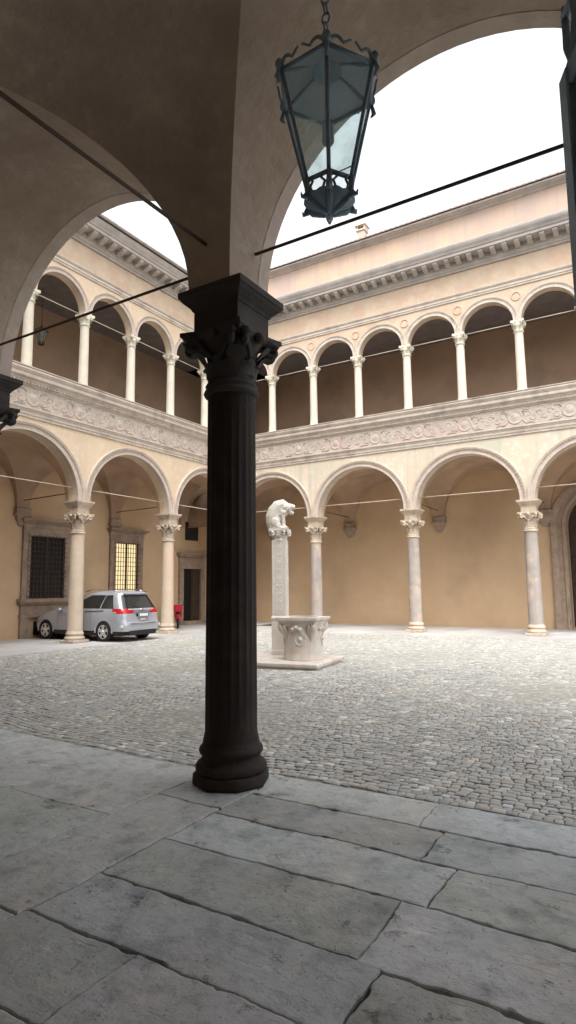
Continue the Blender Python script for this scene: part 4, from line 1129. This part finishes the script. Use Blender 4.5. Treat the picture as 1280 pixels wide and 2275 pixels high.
    for sg in (-1, 1):
        q = MB(); q.bbox((-.80,sg*.86-.04,.46),(-.66,sg*.86+.03,.54),.01,T); q.build('reflector', M['clearlamp'], K)
        q = MB(); q.tube([T(-.25,sg*.56,1.62), T(-.1,sg*.57,1.67), T(.9,sg*.57,1.68), T(1.25,sg*.56,1.62)], .018, 6); q.build('roof_rail', M['chrome'], K)
        q = MB(); q.tube([T(.05,sg*.893,1.0), T(.9,sg*.90,.965)], .012, 6); q.build('sliding_door_rail', M['plastic'], K)
        q = MB(); q.ell(T(2.02,sg*.99,1.02), (.09,.11,.08), 12, 8); q.build('wing_mirror', M['paint'], K)
        for xx in (1.0, 1.75):
            q = MB(); q.tube([T(xx,sg*.915,.90), T(xx+.09,sg*.935,.905), T(xx+.18,sg*.915,.90)], .014, 6); q.build('door_handle', M['paint'], K)
        for xx in (.62, 1.30, 2.22):
            q = MB(); q.tube([T(xx,sg*.897,.36), T(xx-.01,sg*.9195,.62), T(xx,sg*.9185,.8), T(xx+.02,sg*.899,.94)], .004, 4); q.build('door_seam', M['plastic'], body)
        q = MB(); q.bbox((.45,sg*.89-.02,.20),(2.35,sg*.89+.02,.30),.01,T); q.build('side_sill', M['plastic'], K)
        for xx in (0, 2.79):
            # arch, tyre, rim
            a = MB(); pts0 = []
            V_ = []; m = 24
            for i in range(m+1):
                t = -.12+ (PI+.24)*i/m
                for rr, yy in ((.345,.80),(.35,.925),(.385,.932),(.42,.918)): V_.append(T(xx+rr*COS(t), sg*yy, .325+rr*SIN(t)))
            a.add(V_, [(i*4+k, i*4+k+1, i*4+5+k, i*4+4+k) for i in range(m) for k in range(3)], True); a.build('wheel_arch', M['paint'], K)
            a = MB(); V_ = [T(xx+.348*COS(t), sg*.921, .325+.348*SIN(t)) for t in [2*PI*i/28 for i in range(28)]]; a.add(V_, [tuple(range(28))]); a.build('wheel_housing', M['rubber'], K)
            wv = MB(); prof = [(.20,.70),(.29,.71),(.318,.74),(.322,.80),(.322,.87),(.315,.915),(.285,.936),(.222,.934)]
            V_ = []; m = 32
            for rr, yy in prof:
                for i in range(m): t = 2*PI*i/m; V_.append(T(xx+rr*COS(t), sg*yy, .322+rr*SIN(t)))
            wv.add(V_, [(k*m+i, k*m+(i+1)%m, (k+1)*m+(i+1)%m, (k+1)*m+i) for k in range(len(prof)-1) for i in range(m)], True)
            tyre = wv.build('wheel', M['rubber'], K)
            rv = MB(); V_ = []
            for rr, yy in ((.225,.936),(.212,.94),(.205,.925)):
                for i in range(m): t = 2*PI*i/m; V_.append(T(xx+rr*COS(t), sg*yy, .322+rr*SIN(t)))
            rv.add(V_, [(k*m+i, k*m+(i+1)%m, (k+1)*m+(i+1)%m, (k+1)*m+i) for k in range(2) for i in range(m)], True)
            for j in range(5):
                t = 2*PI*j/5+.3; w0, w1_ = .045, .032
                def sp(rr, ww, yy): return T(xx+rr*COS(t)-ww*SIN(t), sg*yy, .322+rr*SIN(t)+ww*COS(t))
                rv.add([sp(.04,-w0,.945), sp(.04,w0,.945), sp(.21,w0*1.1,.94), sp(.21,-w0*1.1,.94), sp(.04,-w0,.92), sp(.04,w0,.92), sp(.21,w0*1.1,.915), sp(.21,-w0*1.1,.915)], [(0,1,2,3),(0,4,5,1),(1,5,6,2),(3,2,6,7),(0,3,7,4)])
            rv.ell(T(xx, sg*.94, .322), (.055,.055,.055), 12, 8)
            rv.build('rim', M['alloy'], tyre)
            dk = MB(); V_ = [T(xx+.21*COS(t), sg*.91, .322+.21*SIN(t)) for t in [2*PI*i/24 for i in range(24)]]; dk.add(V_, [tuple(range(24))]); dk.build('brake_shadow_plate', M['plastic'], tyre)
    for f in ('exhaust',):
        q = MB(); q.tube([T(-.70,.45,.24), T(-.86,.45,.23)], .03, 10); q.build('exhaust', M['chrome'], K)
    q = MB(); q.tube([T(-.77,.0,1.10), T(-.74,.2,1.13), T(-.71,.32,1.15)], .008, 5); q.build('wiper', M['plastic'], K)
    q = MB(); q.bbox((-.58,-.55,1.525),(-.40,.55,1.56),.012,T); q.build('spoiler', M['paint'], K)
    q = MB(); q.box((-.60,-.75,.19),(3.3,.75,.21),T); q.build('underbody', M['plastic'], K)
car()

# ------------------------------------------------------------------ red scooter by the second left column
def scooter():
    ox, oy, hd = -15.85, 17.1, R(131)
    K = thing('motor_scooter', 'red scooter parked behind the second left column beside the dark doorway', 'scooter', (ox, oy, 0))
    c_, s_ = COS(hd), SIN(hd)
    def T(x, y, z): return (ox+x*c_-y*s_, oy+x*s_+y*c_, z)
    for xx, nm in ((-.6,'wheel'),(.65,'wheel')):
        pts = [T(xx+.19*COS(2*PI*i/20), 0, .235+.19*SIN(2*PI*i/20)) for i in range(21)]
        q = MB(); q.tube(pts, .05, 8); wv = q.build('wheel', M['rubber'], K)
        q = MB(); q.tube([T(xx,-.05,.235), T(xx,.05,.235)], .09, 12); q.build('rim', M['alloy'], wv)
    q = MB(); q.tube([T(-.85,0,.58), T(-.6,0,.60), T(-.3,0,.55), T(-.15,0,.40), T(.1,0,.28), T(.35,0,.28)], [.10,.17,.18,.15,.11,.12], 12)
    q.tube([T(.35,0,.28), T(.5,0,.55), T(.42,0,.85), T(.36,0,1.0)], [.14,.19,.17,.10], 12)
    q.tube([T(.48,0,.48), T(.68,0,.50), T(.86,0,.42)], [.08,.10,.04], 10); q.build('body', M['redpaint'], K)
    q = MB(); q.tube([T(-.85,0,.74), T(-.6,0,.76), T(-.3,0,.74), T(-.12,0,.72)], [.07,.12,.13,.07], 12); q.build('seat', M['seatm'], K)
    q = MB(); q.tube([T(.36,-.33,1.05), T(.38,-.15,1.03), T(.38,.15,1.03), T(.36,.33,1.05)], .022, 8); q.build('handlebar', M['seatm'], K)
    q = MB(); q.ell(T(.44,0,1.0), (.09,.09,.08), 12, 8); q.build('headlight', M['clearlamp'], K)
    q = MB(); q.bbox((-1.05,-.2,.78),(-.72,.2,1.10),.05,T); q.build('top_box', M['redpaint'], K)
    q = MB(); q.ell(T(-.96,0,.62), (.04,.06,.04), 10, 6); q.build('tail_light', M['redlamp'], K)
    for sg in (-1, 1):
        q = MB(); q.tube([T(.38,sg*.22,1.04), T(.36,sg*.28,1.18)], .008, 6); q.ell(T(.36,sg*.29,1.21), (.05,.05,.035), 10, 6); q.build('mirror', M['seatm'], K)
scooter()
for o in bpy.data.objects:
    if '_o' in o: del o['_o']
print('objects', len(bpy.data.objects))
